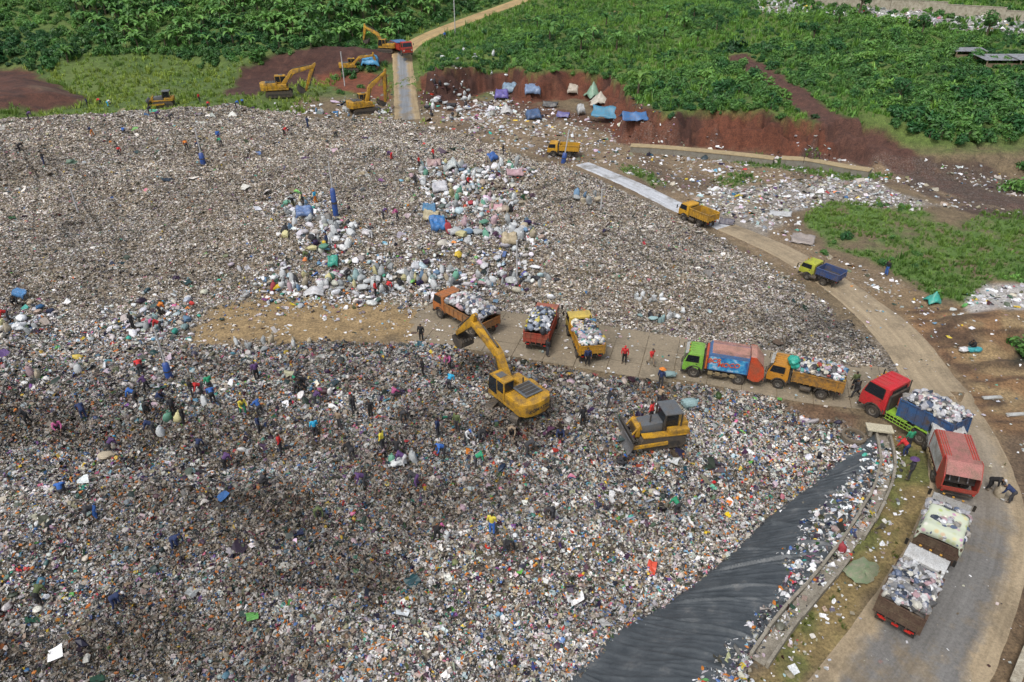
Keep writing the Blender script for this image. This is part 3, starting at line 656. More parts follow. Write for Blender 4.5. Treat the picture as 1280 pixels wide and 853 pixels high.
# bigger single pieces: knotted bags and torn sheets, in drifts
drift = lambda Q, sd: sm(.02, .4, fbm(Q[:, 0]/4.5, Q[:, 1]/3, sd))
W_BAG = np.array([14, 8, 6, 3, 2, 2, 4, 26, 9, 8, .6, .5, 1.5, 2, 1.5, 1, .6, 1, .8, 2, 3])
litter_cloud('bagged_rubbish', 16000, (-52, 34, 12, 56), lambda Q: gsample(M['near'], Q)*(sheets_free(Q) > .2)*drift(Q, 171)*.5*(1-on_liner(Q)), .29, W_BAG, 'knotted black and white rubbish bags in drifts on the near tipping face', .5, .12, .5, idxs=[0, 1, 7, 7], lumf=lambda Q: np.clip(lum_near(Q)+.15, 0, 1.1))
litter_cloud('plastic_sheeting', 7000, (-52, 34, 12, 56), lambda Q: gsample(M['near'], Q)*(sheets_free(Q) > .2)*drift(Q, 173)*.4*(1-on_liner(Q)), .42, W_BAG, 'torn plastic sheets and rags strewn on the near tipping face', .45, .2, .6, idxs=[3, 4, 5])
litter_cloud('plastic_sheeting', 12000, (-125, 40, 50, 150), lambda Q: gsample(M['heap'], Q)*(sheets_free(Q) > .3)*(1-gsample(M['near'], Q))*drift(Q, 174)*.35, .34, W_BAG*np.where(np.arange(21) < 4, 2, 1), 'torn plastic sheets and rags strewn on the upper plateau', .35, .15, .5, idxs=[3, 4, 5], lumf=lum_old)
def around(pts, sx, sy):
    C = np.array([H(*p)[:2] for p in pts]); return lambda Q: np.clip(sum(np.exp(-((Q[:, 0]-c[0])/sx)**2-((Q[:, 1]-c[1])/sy)**2) for c in C), 0, 1)
campf = around([(380, 265), (410, 295), (350, 355), (400, 358), (450, 352), (500, 350), (560, 345), (620, 348), (550, 220), (590, 225), (560, 260), (610, 255), (600, 292), (650, 295), (640, 215), (200, 404), (165, 400), (25, 405)], 3.2, 3.4)
litter_cloud('sorted_rubbish', 60000, (-60, 12, 48, 105), lambda Q: campf(Q)*(sheets_free(Q) > .3)*.65, .19, W_NEAR*np.where(np.arange(21) < 2, 2.2, 1), 'sorted bottles and bagged scrap heaped around the sack camps', .6, .25, .5, coll=CLUMP_N, clump=.35)
litter_cloud('bagged_rubbish', 9000, (-60, 12, 48, 105), lambda Q: campf(Q)**1.5*(sheets_free(Q) > .3)*.8, .34, np.array([14, 18, 16, 10, 5, 1, 1, 5, 1, 3, .7, .2, .8, 1, 1.2, 1.2, .6, .8, .3, 2, 5.]), 'small pale bags packed between the sacks of the camps', .35, .3, .7, idxs=[0, 7, 7])
litter_cloud('litter', 26000, (-70, 0, 116, 178), lambda Q: np.clip(1.15-gsample(M['heap'], Q), 0, 1)*sm(-75, -55, Q[:, 0])*(.12+.5*sm(0, .4, fbm(Q[:, 0]/5, Q[:, 1]/7, 177)))*(sheets_free(Q) > .2)*sm(172, 150, Q[:, 1])*sm(150, 128, Q[:, 1]-.5*(Q[:, 0]+25)), .26, W_SOIL*np.where(np.arange(21) < 2, 2, 1), 'litter strewn over the soil either side of the concrete ramp', .4, .05)
# ------------------------------------------------------------------ black plastic liner on the cell slope
def liner():
    na, nc = 520, 44
    sa = np.linspace(0, 1, na)
    arc = lambda L: np.concatenate([[0], np.cumsum(np.linalg.norm(np.diff(L, axis=0), axis=1))])
    def at(L, t): a = arc(L); return np.stack([np.interp(t*a[-1], a, L[:, i]) for i in (0, 1)], 1)
    A, B = at(LIN_E, sa), at(LIN_W, sa)
    c = np.linspace(-.10, .93, nc)
    V = A[:, None, :]*(1-c[None, :, None])+B[:, None, :]*c[None, :, None]; V = V.reshape(-1, 2)
    s = np.repeat(sa*arc(LIN_E)[-1], nc); cc = np.tile(c, na); r = random.Random(8); fold = np.zeros(len(s)); smax = s.max()
    for k in range(210):           # long creases running down the slope
        s0 = smax*r.random()**.75; sl = r.uniform(-2.6, 1.4); cv = r.uniform(-1.2, 1.2); w = r.uniform(.035, .12); c0, ln = r.uniform(0, 1), r.uniform(.25, .7); h = r.uniform(.01, .07)*(3.6 if k % 13 == 0 else 1)
        fold += h*np.exp(-((s-s0-sl*cc-cv*(cc-.5)**2)/w)**2)*np.exp(-((cc-c0)/ln)**2)
    fine = .03*fbm(s*1.7, cc*1.6, 84)+.012*fbm(s*6, cc*4, 85)
    edge = sm(0, .14, cc+.02)*sm(.95, .8, cc)
    z = hq(V)+.07-.35*sm(.03, -.1, cc)+(fold+fine)*np.clip(edge, .12, 1)
    m, n, l, b = newmat('liner_plastic')
    ge = n.new('ShaderNodeNewGeometry'); a1 = noise_node(n, l, .8, 6, .65, ge.outputs['Position']); a2 = noise_node(n, l, 6, 4, .6, ge.outputs['Position'])
    r = ramp_node(n, l, a1.outputs['Fac'], [(.35, (.042, .050, .056)), (.58, (.07, .080, .087)), (.75, (.15, .15, .145))])
    l.new(r.outputs[0], b.inputs['Base Color'])
    rr = ramp_node(n, l, a2.outputs['Fac'], [(.3, (.40,)*3), (.7, (.58,)*3)]); l.new(rr.outputs[0], b.inputs['Roughness'])
    bp = n.new('ShaderNodeBump'); bp.inputs['Strength'].default_value = .35; bp.inputs['Distance'].default_value = .08; l.new(a2.outputs['Fac'], bp.inputs['Height']); l.new(bp.outputs[0], b.inputs['Normal'])
    o = link_mesh('liner_sheet', grid_mesh('liner_sheet', nc, na, np.column_stack([V, z])), None, m)
    sol = o.modifiers.new('thickness', 'SOLIDIFY'); sol.thickness = .01; sol.offset = -1
    tag(o, 'creased black plastic liner draped down the slope beside the drainage channel', 'liner')
liner()

# ================================================================== vehicles
rubber = paint('rubber', (.022, .022, .022), .5, .85, dirtcol=(.12, .09, .06)); rimm = paint('rim', (.16, .15, .13), .5, .6)
steel_dark = paint('dark_steel', (.035, .034, .034), .5, .7); steel = paint('worn_steel', (.30, .31, .32), .5, .45, .6, (.14, .09, .06))
glass_m, _n, _l, _b = newmat('vehicle_glass'); _b.inputs['Base Color'].default_value = (.012, .016, .02, 1); _b.inputs['Roughness'].default_value = .12
_t = noise_node(_n, _l, 3, 3); _r = ramp_node(_n, _l, _t.outputs['Fac'], [(.35, (.08,)*3), (.75, (.4,)*3)]); _l.new(_r.outputs[0], _b.inputs['Roughness'])
lamp_red = paint('tail_lamp', (.6, .02, .015), .2, .3); lamp_white = paint('head_lamp', (.7, .7, .65), .2, .2); white_p = paint('white_paint', (.55, .57, .55), .6)
chrome = paint('mirror_black', (.02, .02, .02), .2, .3)
bag_m = inst_mat('bag_plastic', 'col', 'GEOMETRY', .45, .3, 6)

def wheel(parent, x, y, r, w, dual=False):
    s = 1 if y > 0 else -1; M = T(x, y, r)@Matrix.Rotation(R(90)*-s, 4, 'X')
    ww = w*(2.1 if dual else 1)
    mb = MB(); z0 = -ww*(.5 if not dual else .75); z1 = z0+ww
    mb.lathe([(r*.58, z0), (r*.9, z0), (r, z0+.05), (r, z1-.05), (r*.9, z1), (r*.60, z1), (r*.56, z1-.07)], 22, M)
    for k in range(22):
        a = 2*math.pi*(k+.5)/22; mb.box(-.02, .02, -.035, .035, z0+.03, z1-.03, M@Matrix.Rotation(a, 4, 'Z')@T(r, 0, 0))
    o = mb.build('wheel', rubber, parent, True, 30)
    rm = MB(); rm.lathe([(r*.55, z1-.09), (r*.55, z1-.03), (r*.45, z1-.06), (r*.25, z1-.10), (r*.24, z1-.01), (r*.10, z1), (.01, z1)], 14, M)
    for k in range(6):
        a = 2*math.pi*k/6; rm.cyl((r*.36*math.cos(a), r*.36*math.sin(a), z1-.09), (r*.36*math.cos(a), r*.36*math.sin(a), z1-.05), .03, .03, 6, True, M)
    rm.build('rim', rimm, o, True, 30)
    return o
def quad_pane(name, cs, mat, parent, th=.02):       # thin pane: four corners, outward normal by order
    c = [Vector(q) for q in cs]; n = (c[1]-c[0]).cross(c[2]-c[0]).normalized()
    vs = [q-n*th for q in c]+[q+n*.008 for q in c]; k = len(c)
    fs = [tuple(range(k))[::-1], tuple(range(k, 2*k))]+[(i, (i+1) % k, k+(i+1) % k, k+i) for i in range(k)]
    return MB().add(vs, fs).build(name, mat, parent)
def cab(parent, xr, xf, w, z0, zt, col, ax, wr, belt=None, glassrear=True, roofmat=None, visor=None):
    """cab-over lorry cab: side profile with wheel arch, panes, doors, lamps, mirrors"""
    h = zt-z0; zb = belt or z0+.52*h; y = w/2
    arch = [(ax+(wr+.13)*math.cos(a), max(z0, wr+(wr+.13)*math.sin(a))) for a in [R(d) for d in range(165, 14, -25)]]
    arch = [(x_, z_) for x_, z_ in arch if z_ > z0-.01]
    prof = [(xr, z0)]+[(ax-wr-.13, z0)]+arch+[(min(ax+wr+.13, xf-.12), z0), (xf, z0), (xf+.02, z0+.25*h), (xf-.03, zb-.05), (xf-.10*h-.16, zt-.12), (xf-.13*h-.28, zt-.02), (xr+.25, zt), (xr+.03, zt-.06)]
    mb = MB(); mb.prism(prof, -y, y, None, .045)
    c = mb.build('cab', col, parent, True, 32)
    fx0, fz0, fx1, fz1 = xf-.03, zb-.01, xf-.10*h-.15, zt-.15
    t0, t1 = .08, .94
    p = lambda t, yy: (fx0+(fx1-fx0)*t+.004, yy, fz0+(fz1-fz0)*t)
    quad_pane('windscreen', [p(t0, -y+.12), p(t0, y-.12), p(t1, y-.16), p(t1, -y+.16)], glass_m, c)
    quad_pane('grille', [(xf+.012, -y*.6, z0+.30*h), (xf+.012, y*.6, z0+.30*h), (xf+.005, y*.6, z0+.40*h), (xf+.005, -y*.6, z0+.40*h)], steel_dark, c)
    for s in (1, -1):
        yy = s*(y+.002); xq = fx1-.06
        d = [(xr+.30, yy, z0+.10*h), (xf-.14, yy, z0+.42*h), (xf-.14, yy, zb-.02), (fx1-.0, yy, zt-.12), (xr+.30, yy, zt-.12)]
        if s > 0: d = d[::-1]
        dr = quad_pane('door', d, col, c, .02)
        wv = [(xr+.38, s*(y+.013), zb+.03), (xf-.20, s*(y+.013), zb+.03), (xq+.02, s*(y+.013), zt-.18), (xr+.38, s*(y+.013), zt-.18)]
        sr = [(xr+.32, s*(y+.009), zb-.03), (xf-.15, s*(y+.009), zb-.03), (xq+.06, s*(y+.009), zt-.14), (xr+.32, s*(y+.009), zt-.14)]
        quad_pane('window_surround', sr[::-1] if s > 0 else sr, chrome, dr, .01)
        quad_pane('window', wv[::-1] if s > 0 else wv, glass_m, dr, .01)
        MB().box(xr+.02, max(xr+.06, ax-wr-.14), min(s*(y-.02), s*(y+.012)), max(s*(y-.02), s*(y+.012)), z0-.02, z0+.16*h).build('step', steel_dark, c)
        arcp = [(ax+(wr+.12)*math.cos(R(d)), wr+(wr+.12)*math.sin(R(d))) for d in range(10, 171, 20)]; arci = [(ax+(wr+.20)*math.cos(R(d)), wr+(wr+.20)*math.sin(R(d))) for d in range(170, 9, -20)]
        MB().prism(arcp+arci, min(s*(y-.05), s*(y+.03)), max(s*(y-.05), s*(y+.03))).build('wheel_arch', steel_dark, c)
        MB().box(xr+.40, xr+.54, s*y+(.012 if s > 0 else -.04), s*y+(.04 if s > 0 else -.012), zb-.18, zb-.14).build('handle', chrome, dr)
        mm = MB(); mm.cyl((xf-.1, s*y, zt-.25), (xf+.12, s*(y+.2), zt-.3), .015, .015, 6); mm.box(xf+.09, xf+.14, s*(y+.2)-.08, s*(y+.2)+.08, zt-.75, zt-.32, None, .015); mm.build('mirror', chrome, c)
        MB().box(xf-.01, xf+.035, s*(y-.28)-.14, s*(y-.28)+.14, z0+.16*h, z0+.27*h, None, .015).build('headlight', lamp_white, c)
    if glassrear: quad_pane('rear_window', [(xr-.004, y-.35, zb+.08), (xr-.004, -y+.35, zb+.08), (xr-.004, -y+.35, zt-.22), (xr-.004, y-.35, zt-.22)], glass_m, c)
    MB().box(xf-.08, xf+.10, -y-.01, y+.01, z0-.26, z0-.02, None, .03).build('bumper', steel_dark, c)
    MB().box(xr-.16, xr-.005, -y+.12, y-.12, z0, z0+.75*h).build('cab_back_frame', steel_dark, c)
    MB().cyl((xr-.12, -y+.2, z0+.2), (xr-.12, -y+.2, zt+.15), .05, .05, 8).build('exhaust', steel_dark, c)
    for k in range(3): MB().box(fx1-.10, fx1-.02, -.5+k*.5-.06, -.5+k*.5+.06, zt, zt+.07, None, .01).build('roof_lamp', paint('amber_lamp', (.6, .3, .03), .2), c)
    if visor: MB().prism([(fx1-.02, zt-.02), (fx1+.22, zt-.12), (fx1+.22, zt-.09), (fx1-.02, zt+.02)], -y+.1, y-.1).build('sun_visor', visor, c)
    rb = MB()
    for k in range(5): rb.box(xr+.3, fx1-.15, -y+.25+k*(w-.5)/4-.03, -y+.25+k*(w-.5)/4+.03, zt-.005, zt+.012)
    rb.build('roof_rib', roofmat or col, c)
    return c
def chassis(parent, x0, x1, w, z, mat=steel_dark):
    mb = MB()
    for s in (1, -1): mb.box(x0, x1, s*.42-.06, s*.42+.06, z-.22, z)
    for k in range(6): mb.box(x0+.1+k*(x1-x0-.3)/5, x0+.2+k*(x1-x0-.3)/5, -.36, .36, z-.18, z-.05)
    mb.cyl((x0+.9, 0, z-.35), (x1-.8, 0, z-.30), .06, .06, 8); mb.box(x0+.75, x0+1.15, -.25, .25, z-.6, z-.2, None, .06)
    o = mb.build('chassis', mat, parent)
    MB().cyl((x0+2.0, w*.36, z-.35), (x0+2.75, w*.36, z-.35), .24, .24, 14).build('fuel_tank', steel_dark, o)
    MB().box(x0+2.0, x0+2.5, -w*.36-.2, -w*.36+.2, z-.55, z-.15, None, .03).build('battery_box', steel_dark, o)
    return o
def axles(parent, xs_, w, r, tw, dualset):
    for i, x in enumerate(xs_):
        for s in (1, -1): wheel(parent, x, s*(w/2-tw*.55), r, tw, i in dualset)
        MB().cyl((x, -w/2+.3, r), (x, w/2-.3, r), .07, .07, 8).build('axle', steel_dark, parent)
def tail_lamps(parent, x, w, z):
    MB().box(x-.05, x+.01, -w/2+.02, w/2-.02, z-.10, z+.04).build('rear_bumper', steel_dark, parent)
    for s in (1, -1):
        MB().box(x-.09, x-.05, s*(w/2-.26)-.13, s*(w/2-.26)+.13, z-.07, z+.02, None, .01).build('tail_light', lamp_red, parent)
        MB().box(x+.20, x+.23, s*(w/2-.28)-.22, s*(w/2-.28)+.22, z-.62, z-.12).build('mud_flap', rubber, parent)
def bed(parent, x0, x1, w, z, h, mat, inner=steel_dark, ribs=8, tail=True, flare=.0, wood=False, name='bed'):
    y = w/2
    fl = MB().box(x0+.04, x1-.04, -y+.04, y-.04, z, z+.07).build('bed_floor', inner, parent)
    MB().box(x0+.2, x1-.3, -.5, .5, z-.12, z-.002).build('subframe', steel_dark, fl)
    for s in (1, -1):
        mb = MB(); mb.box(x0, x1, min(s*y, s*(y-.05)), max(s*y, s*(y-.05)), z, z+h)
        sd = mb.build('side_wall', mat, parent)
        rb = MB()
        for k in range(ribs+1):
            xx = x0+.05+k*(x1-x0-.1)/ribs; rb.box(xx-.04, xx+.04, min(s*(y+.002), s*(y+.055)), max(s*(y+.002), s*(y+.055)), z-.02, z+h-.002)
        rb.box(x0-.01, x1+.01, min(s*(y-.06), s*(y+.06)), max(s*(y-.06), s*(y+.06)), z+h, z+h+.07)
        if wood:
            for q in (.33, .66): rb.box(x0, x1, min(s*(y+.002), s*(y+.03)), max(s*(y+.002), s*(y+.03)), z+h*q-.02, z+h*q+.02)
        rb.build('rib', mat, sd)
    fr = MB(); fr.box(x1-.05, x1-.002, -y+.052, y-.052, z+.072, z+h+.06); fr.build('front_wall', mat, parent)
    if tail:
        t = MB(); t.box(x0+.002, x0+.05, -y+.052, y-.052, z+.072, z+h-.02); tg = t.build('tailgate', mat, parent)
        rb = MB()
        for k in range(5):
            yy = -y+.09+k*(w-.18)/4; rb.box(x0-.05, x0-.001, yy-.035, yy+.035, z-.04, z+h)
        rb.box(x0-.04, x0-.001, -y+.06, y-.06, z+h-.09, z+h-.02); rb.box(x0-.03, x0-.001, -y+.06, y-.06, z+h*.45, z+h*.5)
        rb.build('rib', mat, tg)
    return fl
def put(o, x, y, deg, dz=.05, z=None, pitch=0.0, roll=0.0):
    o.location = (x, y, (hz(x, y) if z is None else z)+dz); o.rotation_euler = (R(roll), R(-pitch), R(deg)); return o
LPAL = {'mixed': [(.72, .73, .74), (.6, .6, .6), (.42, .42, .44), (.03, .03, .035), (.04, .05, .08), (.5, .45, .36), (.62, .6, .5), (.06, .06, .06), (.25, .22, .2), (.55, .42, .08), (.08, .2, .34), (.08, .28, .24), (.42, .08, .06), (.45, .34, .4), (.35, .35, .36)],
        'pale': [(.66, .67, .68), (.56, .57, .56), (.4, .4, .42), (.42, .42, .44), (.6, .58, .5), (.03, .04, .06), (.10, .13, .2), (.45, .3, .32), (.2, .2, .2), (.08, .08, .08), (.3, .28, .25), (.55, .55, .56)],
        'dark': [(.03, .03, .035), (.04, .05, .08), (.06, .08, .10), (.35, .37, .4), (.62, .64, .68), (.5, .42, .08), (.2, .24, .3), (.7, .7, .72)]}
def crumple(r, sub=2, amp=.16):
    bm = bmesh.new(); bmesh.ops.create_icosphere(bm, subdivisions=sub, radius=1)
    for v in bm.verts: v.co *= 1+amp*(r.random()*2-1)
    vs = [tuple(v.co) for v in bm.verts]; bm.verts.index_update(); fs = [tuple(v.index for v in f.verts) for f in bm.faces]; bm.free(); return vs, fs
_cr = [crumple(random.Random(900+i), 2 if i < 4 else 1, .17 if i < 4 else .3) for i in range(8)]
def load(vehicle, x0, x1, w, z, top, pal, label, n=150, seed=1, size=.15, crest=.5):
    r = random.Random(seed); mb = MB()
    hgt = lambda x, y: z+(top-z)*(1-.55*abs(2*(x-(x0+x1)/2)/(x1-x0))**2.5)*(1-.6*abs(2*y/w)**2.5)
    nx, ny = 12, 8; vs = [(x0+(x1-x0)*i/(nx-1), -w/2+w*j/(ny-1), 0) for j in range(ny) for i in range(nx)]
    vs = [(x, y, max(z-.25, hgt(x, y)-.14)) for x, y, _ in vs]
    mb.add(vs, [(j*nx+i, j*nx+i+1, (j+1)*nx+i+1, (j+1)*nx+i) for j in range(ny-1) for i in range(nx-1)], None, (.10, .09, .08))
    for k in range(n):
        x, y = r.uniform(x0, x1), r.uniform(-w/2, w/2); s = min(.32, size*math.exp(r.gauss(0, .38))); vs, fs = r.choice(_cr)
        M = T(x, y, hgt(x, y)+r.uniform(-.08, .10), r.gauss(0, .5), r.gauss(0, .5), r.uniform(0, 6.3))@Matrix.Diagonal((s*r.uniform(.8, 1.3), s*r.uniform(.6, 1), s*r.uniform(.4, .8), 1))
        c = r.choice(LPAL[pal]); kk = r.uniform(.75, 1.15); mb.add(vs, fs, M, tuple(min(.8, q*kk) for q in c))
    o = mb.build('rubbish_load', bag_m, None); o.location = vehicle.location; o.rotation_euler = vehicle.rotation_euler; o.scale = vehicle.scale
    return tag(o, label, 'rubbish', kind='stuff')
def small_tipper(name, label, cabmat, bedmat, L=5.8, w=1.95, bh=.95, zc=2.1, group=None, r=.38, wood=False, roofmat=None, inner=steel_dark, visor=None):
    t = empty(name); tag(t, label, 'truck', group)
    xf = L/2; xr = xf-1.55; ax = xf-.95
    chassis(t, -L/2+.15, xf-.4, w, .80)
    cab(t, xr, xf, w*.93, .62, zc, cabmat, ax, r, roofmat=roofmat, visor=visor)
    axles(t, [ax, -L/2+1.35], w, r, .21, {1})
    bed(t, -L/2, xr-.22, w, .96, bh, bedmat, inner, wood=wood)
    tail_lamps(t, -L/2+.25, w*.95, .72)
    sp = MB(); sp.lathe([(r*.55, -.10), (r*.95, -.10), (r, 0), (r*.95, .10), (r*.55, .10)], 18, T(-.1, 0, .62)); sp.build('spare_wheel', rubber, t, True, 30)
    for s in (1, -1):
        fl = MB().prism([(-L/2+1.35-r-.2, .55), (-L/2+1.35-r-.05, .88), (-L/2+1.35+r+.05, .88), (-L/2+1.35+r+.2, .55), (-L/2+1.35+r+.15, .55), (-L/2+1.35+r, .84), (-L/2+1.35-r, .84), (-L/2+1.35-r-.15, .55)], min(s*(w/2-.45), s*(w/2-.01)), max(s*(w/2-.45), s*(w/2-.01))); fl.build('mudguard', steel_dark, t)
    return t, (-L/2+.08, xr-.30, w-.14, .96+bh)
orange_p, red_p, yel_p = paint('orange_cab', (.52, .16, .035), .55), paint('red_paint', (.50, .025, .02), .4), paint('yellow_paint', (.68, .36, .02), .4)
blue_p, brown_p, lime_p = paint('blue_bed', (.03, .12, .30), .55), paint('rusty_brown', (.085, .045, .032), .6, .85), paint('lime_paint', (.28, .52, .05), .4)
oxide = paint('red_oxide', (.40, .055, .03), .5, .7); ochre = paint('worn_ochre', (.50, .24, .03), .95, .7, dirtcol=(.09, .07, .05), scale=3.5); yelbed = paint('yellow_bed', (.62, .31, .015), .5)

# 1 orange truck reversed up to the excavator
t, q = small_tipper('dump_truck', 'orange dump truck piled with pale bags behind the near excavator boom', orange_p, paint('orange_bed', (.42, .17, .05), .7), L=6.6, w=2.2, bh=.8, zc=2.35, r=.46)
put(t, -4.1, 53.5, 134); load(t, *q, 2.85, 'pale', 'pale and dark rubbish bags heaped in the orange dump truck', 437, 11, 0.17)
# 2 red truck seen from behind
t, q = small_tipper('dump_truck', 'red dump truck seen from behind, parked left of the yellow one', paint('faded_red_cab', (.50, .13, .08), .5), oxide, L=5.4, w=2.05, bh=.95)
put(t, 2.6, 51.2, 76); load(t, *q, 2.8, 'dark', 'dark and blue rubbish bags heaped in the red dump truck', 323, 12, 0.17)
# 3 yellow truck seen from behind
t, q = small_tipper('dump_truck', 'bright yellow dump truck seen from behind, backed onto the apron edge', paint('pale_yellow_cab', (.68, .50, .10), .35), yelbed, L=5.7, w=2.05, bh=.85)
put(t, 6.0, 49.7, 98); load(t, *q, 2.1, 'mixed', 'pale mixed rubbish filling the bright yellow dump truck', 323, 13, 0.16)
# 4 yellow truck, side on
t, q = small_tipper('dump_truck', 'small ochre truck with green bundle behind its cab, second in the queue', paint('amber_cab', (.62, .27, .02), .4), ochre, L=5.4, w=1.95, bh=.85, inner=ochre, visor=white_p)
put(t, 22.3, 43.7, 154); load(t, *q, 2.45, 'mixed', 'rubbish bags heaped in the small ochre truck', 361, 14, 0.15)
gb = MB(); r_ = random.Random(3)
for k in range(7):
    vs, fs = r_.choice(_cr[:4]); gb.add(vs, fs, T(r_.uniform(-.25, .25), r_.uniform(-.4, .4), r_.uniform(.1, .5))@Matrix.Diagonal((.36, .36, .32, 1)), (.03, .36, .27))
o = gb.build('tied_bundle', bag_m); o.location = t.matrix_basis@Vector((1.15, .35, 2.15)); tag(o, 'bright green plastic bundle on top of the ochre truck behind its cab', 'bundle')
# 5, 6 brown trucks in the queue on the concrete road
t, q = small_tipper('dump_truck', 'rusty brown truck with ribbed white cab, last in the road queue', paint('white_cab', (.60, .61, .60), .3), brown_p, L=4.95, w=2.1, bh=1.15, wood=True, zc=2.3)
put(t, 20.7, 24.0, 48); load(t, *q, 2.5, 'pale', 'grey rubbish levelled in the rusty truck with the white cab', 494, 15, 0.13)
for s in (-.6, 0, .6):
    o_ = MB().box(-4.95/2+.10, -4.95/2+.15, s-.16, s+.16, .62, .74); o_.build('reflector', lamp_red, t)
t, q = small_tipper('dump_truck', 'rusty brown truck with flowered cover over its load, ahead of the white cab', paint('grey_cab', (.4, .4, .38), .5), brown_p, L=4.7, w=2.1, bh=1.15, wood=True, zc=1.95)
put(t, 24.5, 28.25, 52); load(t, *q, 2.75, 'pale', 'rubbish bags showing at the front of the covered brown truck', 380, 16, 0.15)
def cover(veh, x0, x1, w, z):
    n1, n2 = 22, 22; V = []
    for j in range(n2):
        for i in range(n1):
            x = x0+(x1-x0)*i/(n1-1); y = -w/2-.1+(w+.2)*j/(n2-1)
            dz = -.55*sm(.45, .52, abs(y)/w)+.10*fbm(np.array([x*1.5]), np.array([y*1.5]), 7)[0]
            zz = z+.35*(1-(2*y/w)**2*.5)*(.35+.65*(i/(n1-1)))+dz-.5*(i < 1)-.25*(i == 1)
            V.append((x, y, float(zz)))
    m, n, l, b = newmat('flowered_cloth'); tc = n.new('ShaderNodeTexCoord'); v = n.new('ShaderNodeTexVoronoi'); v.inputs['Scale'].default_value = 3.2; l.new(tc.outputs['Object'], v.inputs['Vector'])
    sc = n.new('ShaderNodeSeparateColor'); l.new(v.outputs['Color'], sc.inputs[0])
    cc = ramp_node(n, l, sc.outputs[0], [(0, (.5, .52, .42)), (.35, (.36, .42, .14)), (.6, (.45, .2, .42)), (.8, (.55, .50, .18)), (1, (.6, .6, .58))])
    ds = ramp_node(n, l, v.outputs['Distance'], [(.25, (1, 1, 1)), (.5, (0, 0, 0))])
    l.new(mix_node(n, l, ds.outputs[0], (.48, .52, .40), cc.outputs[0]), b.inputs['Base Color']); b.inputs['Roughness'].default_value = .8
    o = link_mesh('load_cover', grid_mesh('load_cover', n1, n2, V), None, m); o.location = veh.location; o.rotation_euler = veh.rotation_euler
    so = o.modifiers.new('th', 'SOLIDIFY'); so.thickness = .015
    tag(o, 'flowered green and mauve sheet tied over the covered truck load', 'tarpaulin')
cover(t, -2.42, -.45, 2.1, 2.62)
# 7 yellow tipper on the dirt track, empty
t, q = small_tipper('dump_truck', 'empty yellow tipper driving up the dirt track to the concrete lane', yel_p, paint('yellow_tipper_bed', (.62, .33, .02), .6), L=4.6, w=1.85, bh=.8, zc=2.05, r=.38, inner=paint('sooty_bed', (.05, .05, .05), .5))
put(t, 21.8, 77.2, 124)
# 8 green cab with blue bed, empty
t, q = small_tipper('dump_truck', 'truck with lime green cab and empty blue bed on the dirt track', paint('lime_yellow_cab', (.48, .52, .05), .35), paint('navy_bed', (.03, .08, .24), .5), L=4.0, w=1.65, bh=.6, zc=1.8, r=.32)
put(t, 30.5, 61.9, 130)
# 9 yellow truck beyond the vent pole
t, q = small_tipper('dump_truck', 'yellow tipper side on near the leaning vent pole beyond the sorting camp', yel_p, yel_p, L=4.7, w=1.9, bh=.75, zc=2.0, r=.38, inner=paint('sooty_bed', (.05, .05, .05), .5))
o = H(704, 195); put(t, o.x, o.y, 170)
# 10 red truck on the far ramp
t, q = small_tipper('dump_truck', 'distant red truck with blue cover at the top of the ramp', red_p, red_p, L=8.2, w=2.6, bh=1.3, zc=2.9, r=.55)
o = H(503, 77); put(t, o.x-.4, o.y+3.0, -62, .1)
cv = MB().prism([(-4.05, 2.28), (.4, 2.28), (.4, 2.42), (-1.8, 2.62), (-4.05, 2.42)], -1.33, 1.33, None, .04).build('load_cover', paint('blue_cover', (.06, .20, .42), .4)); cv.location = t.location; cv.rotation_euler = t.rotation_euler; tag(cv, 'blue cover over the distant red truck bed', 'tarpaulin')

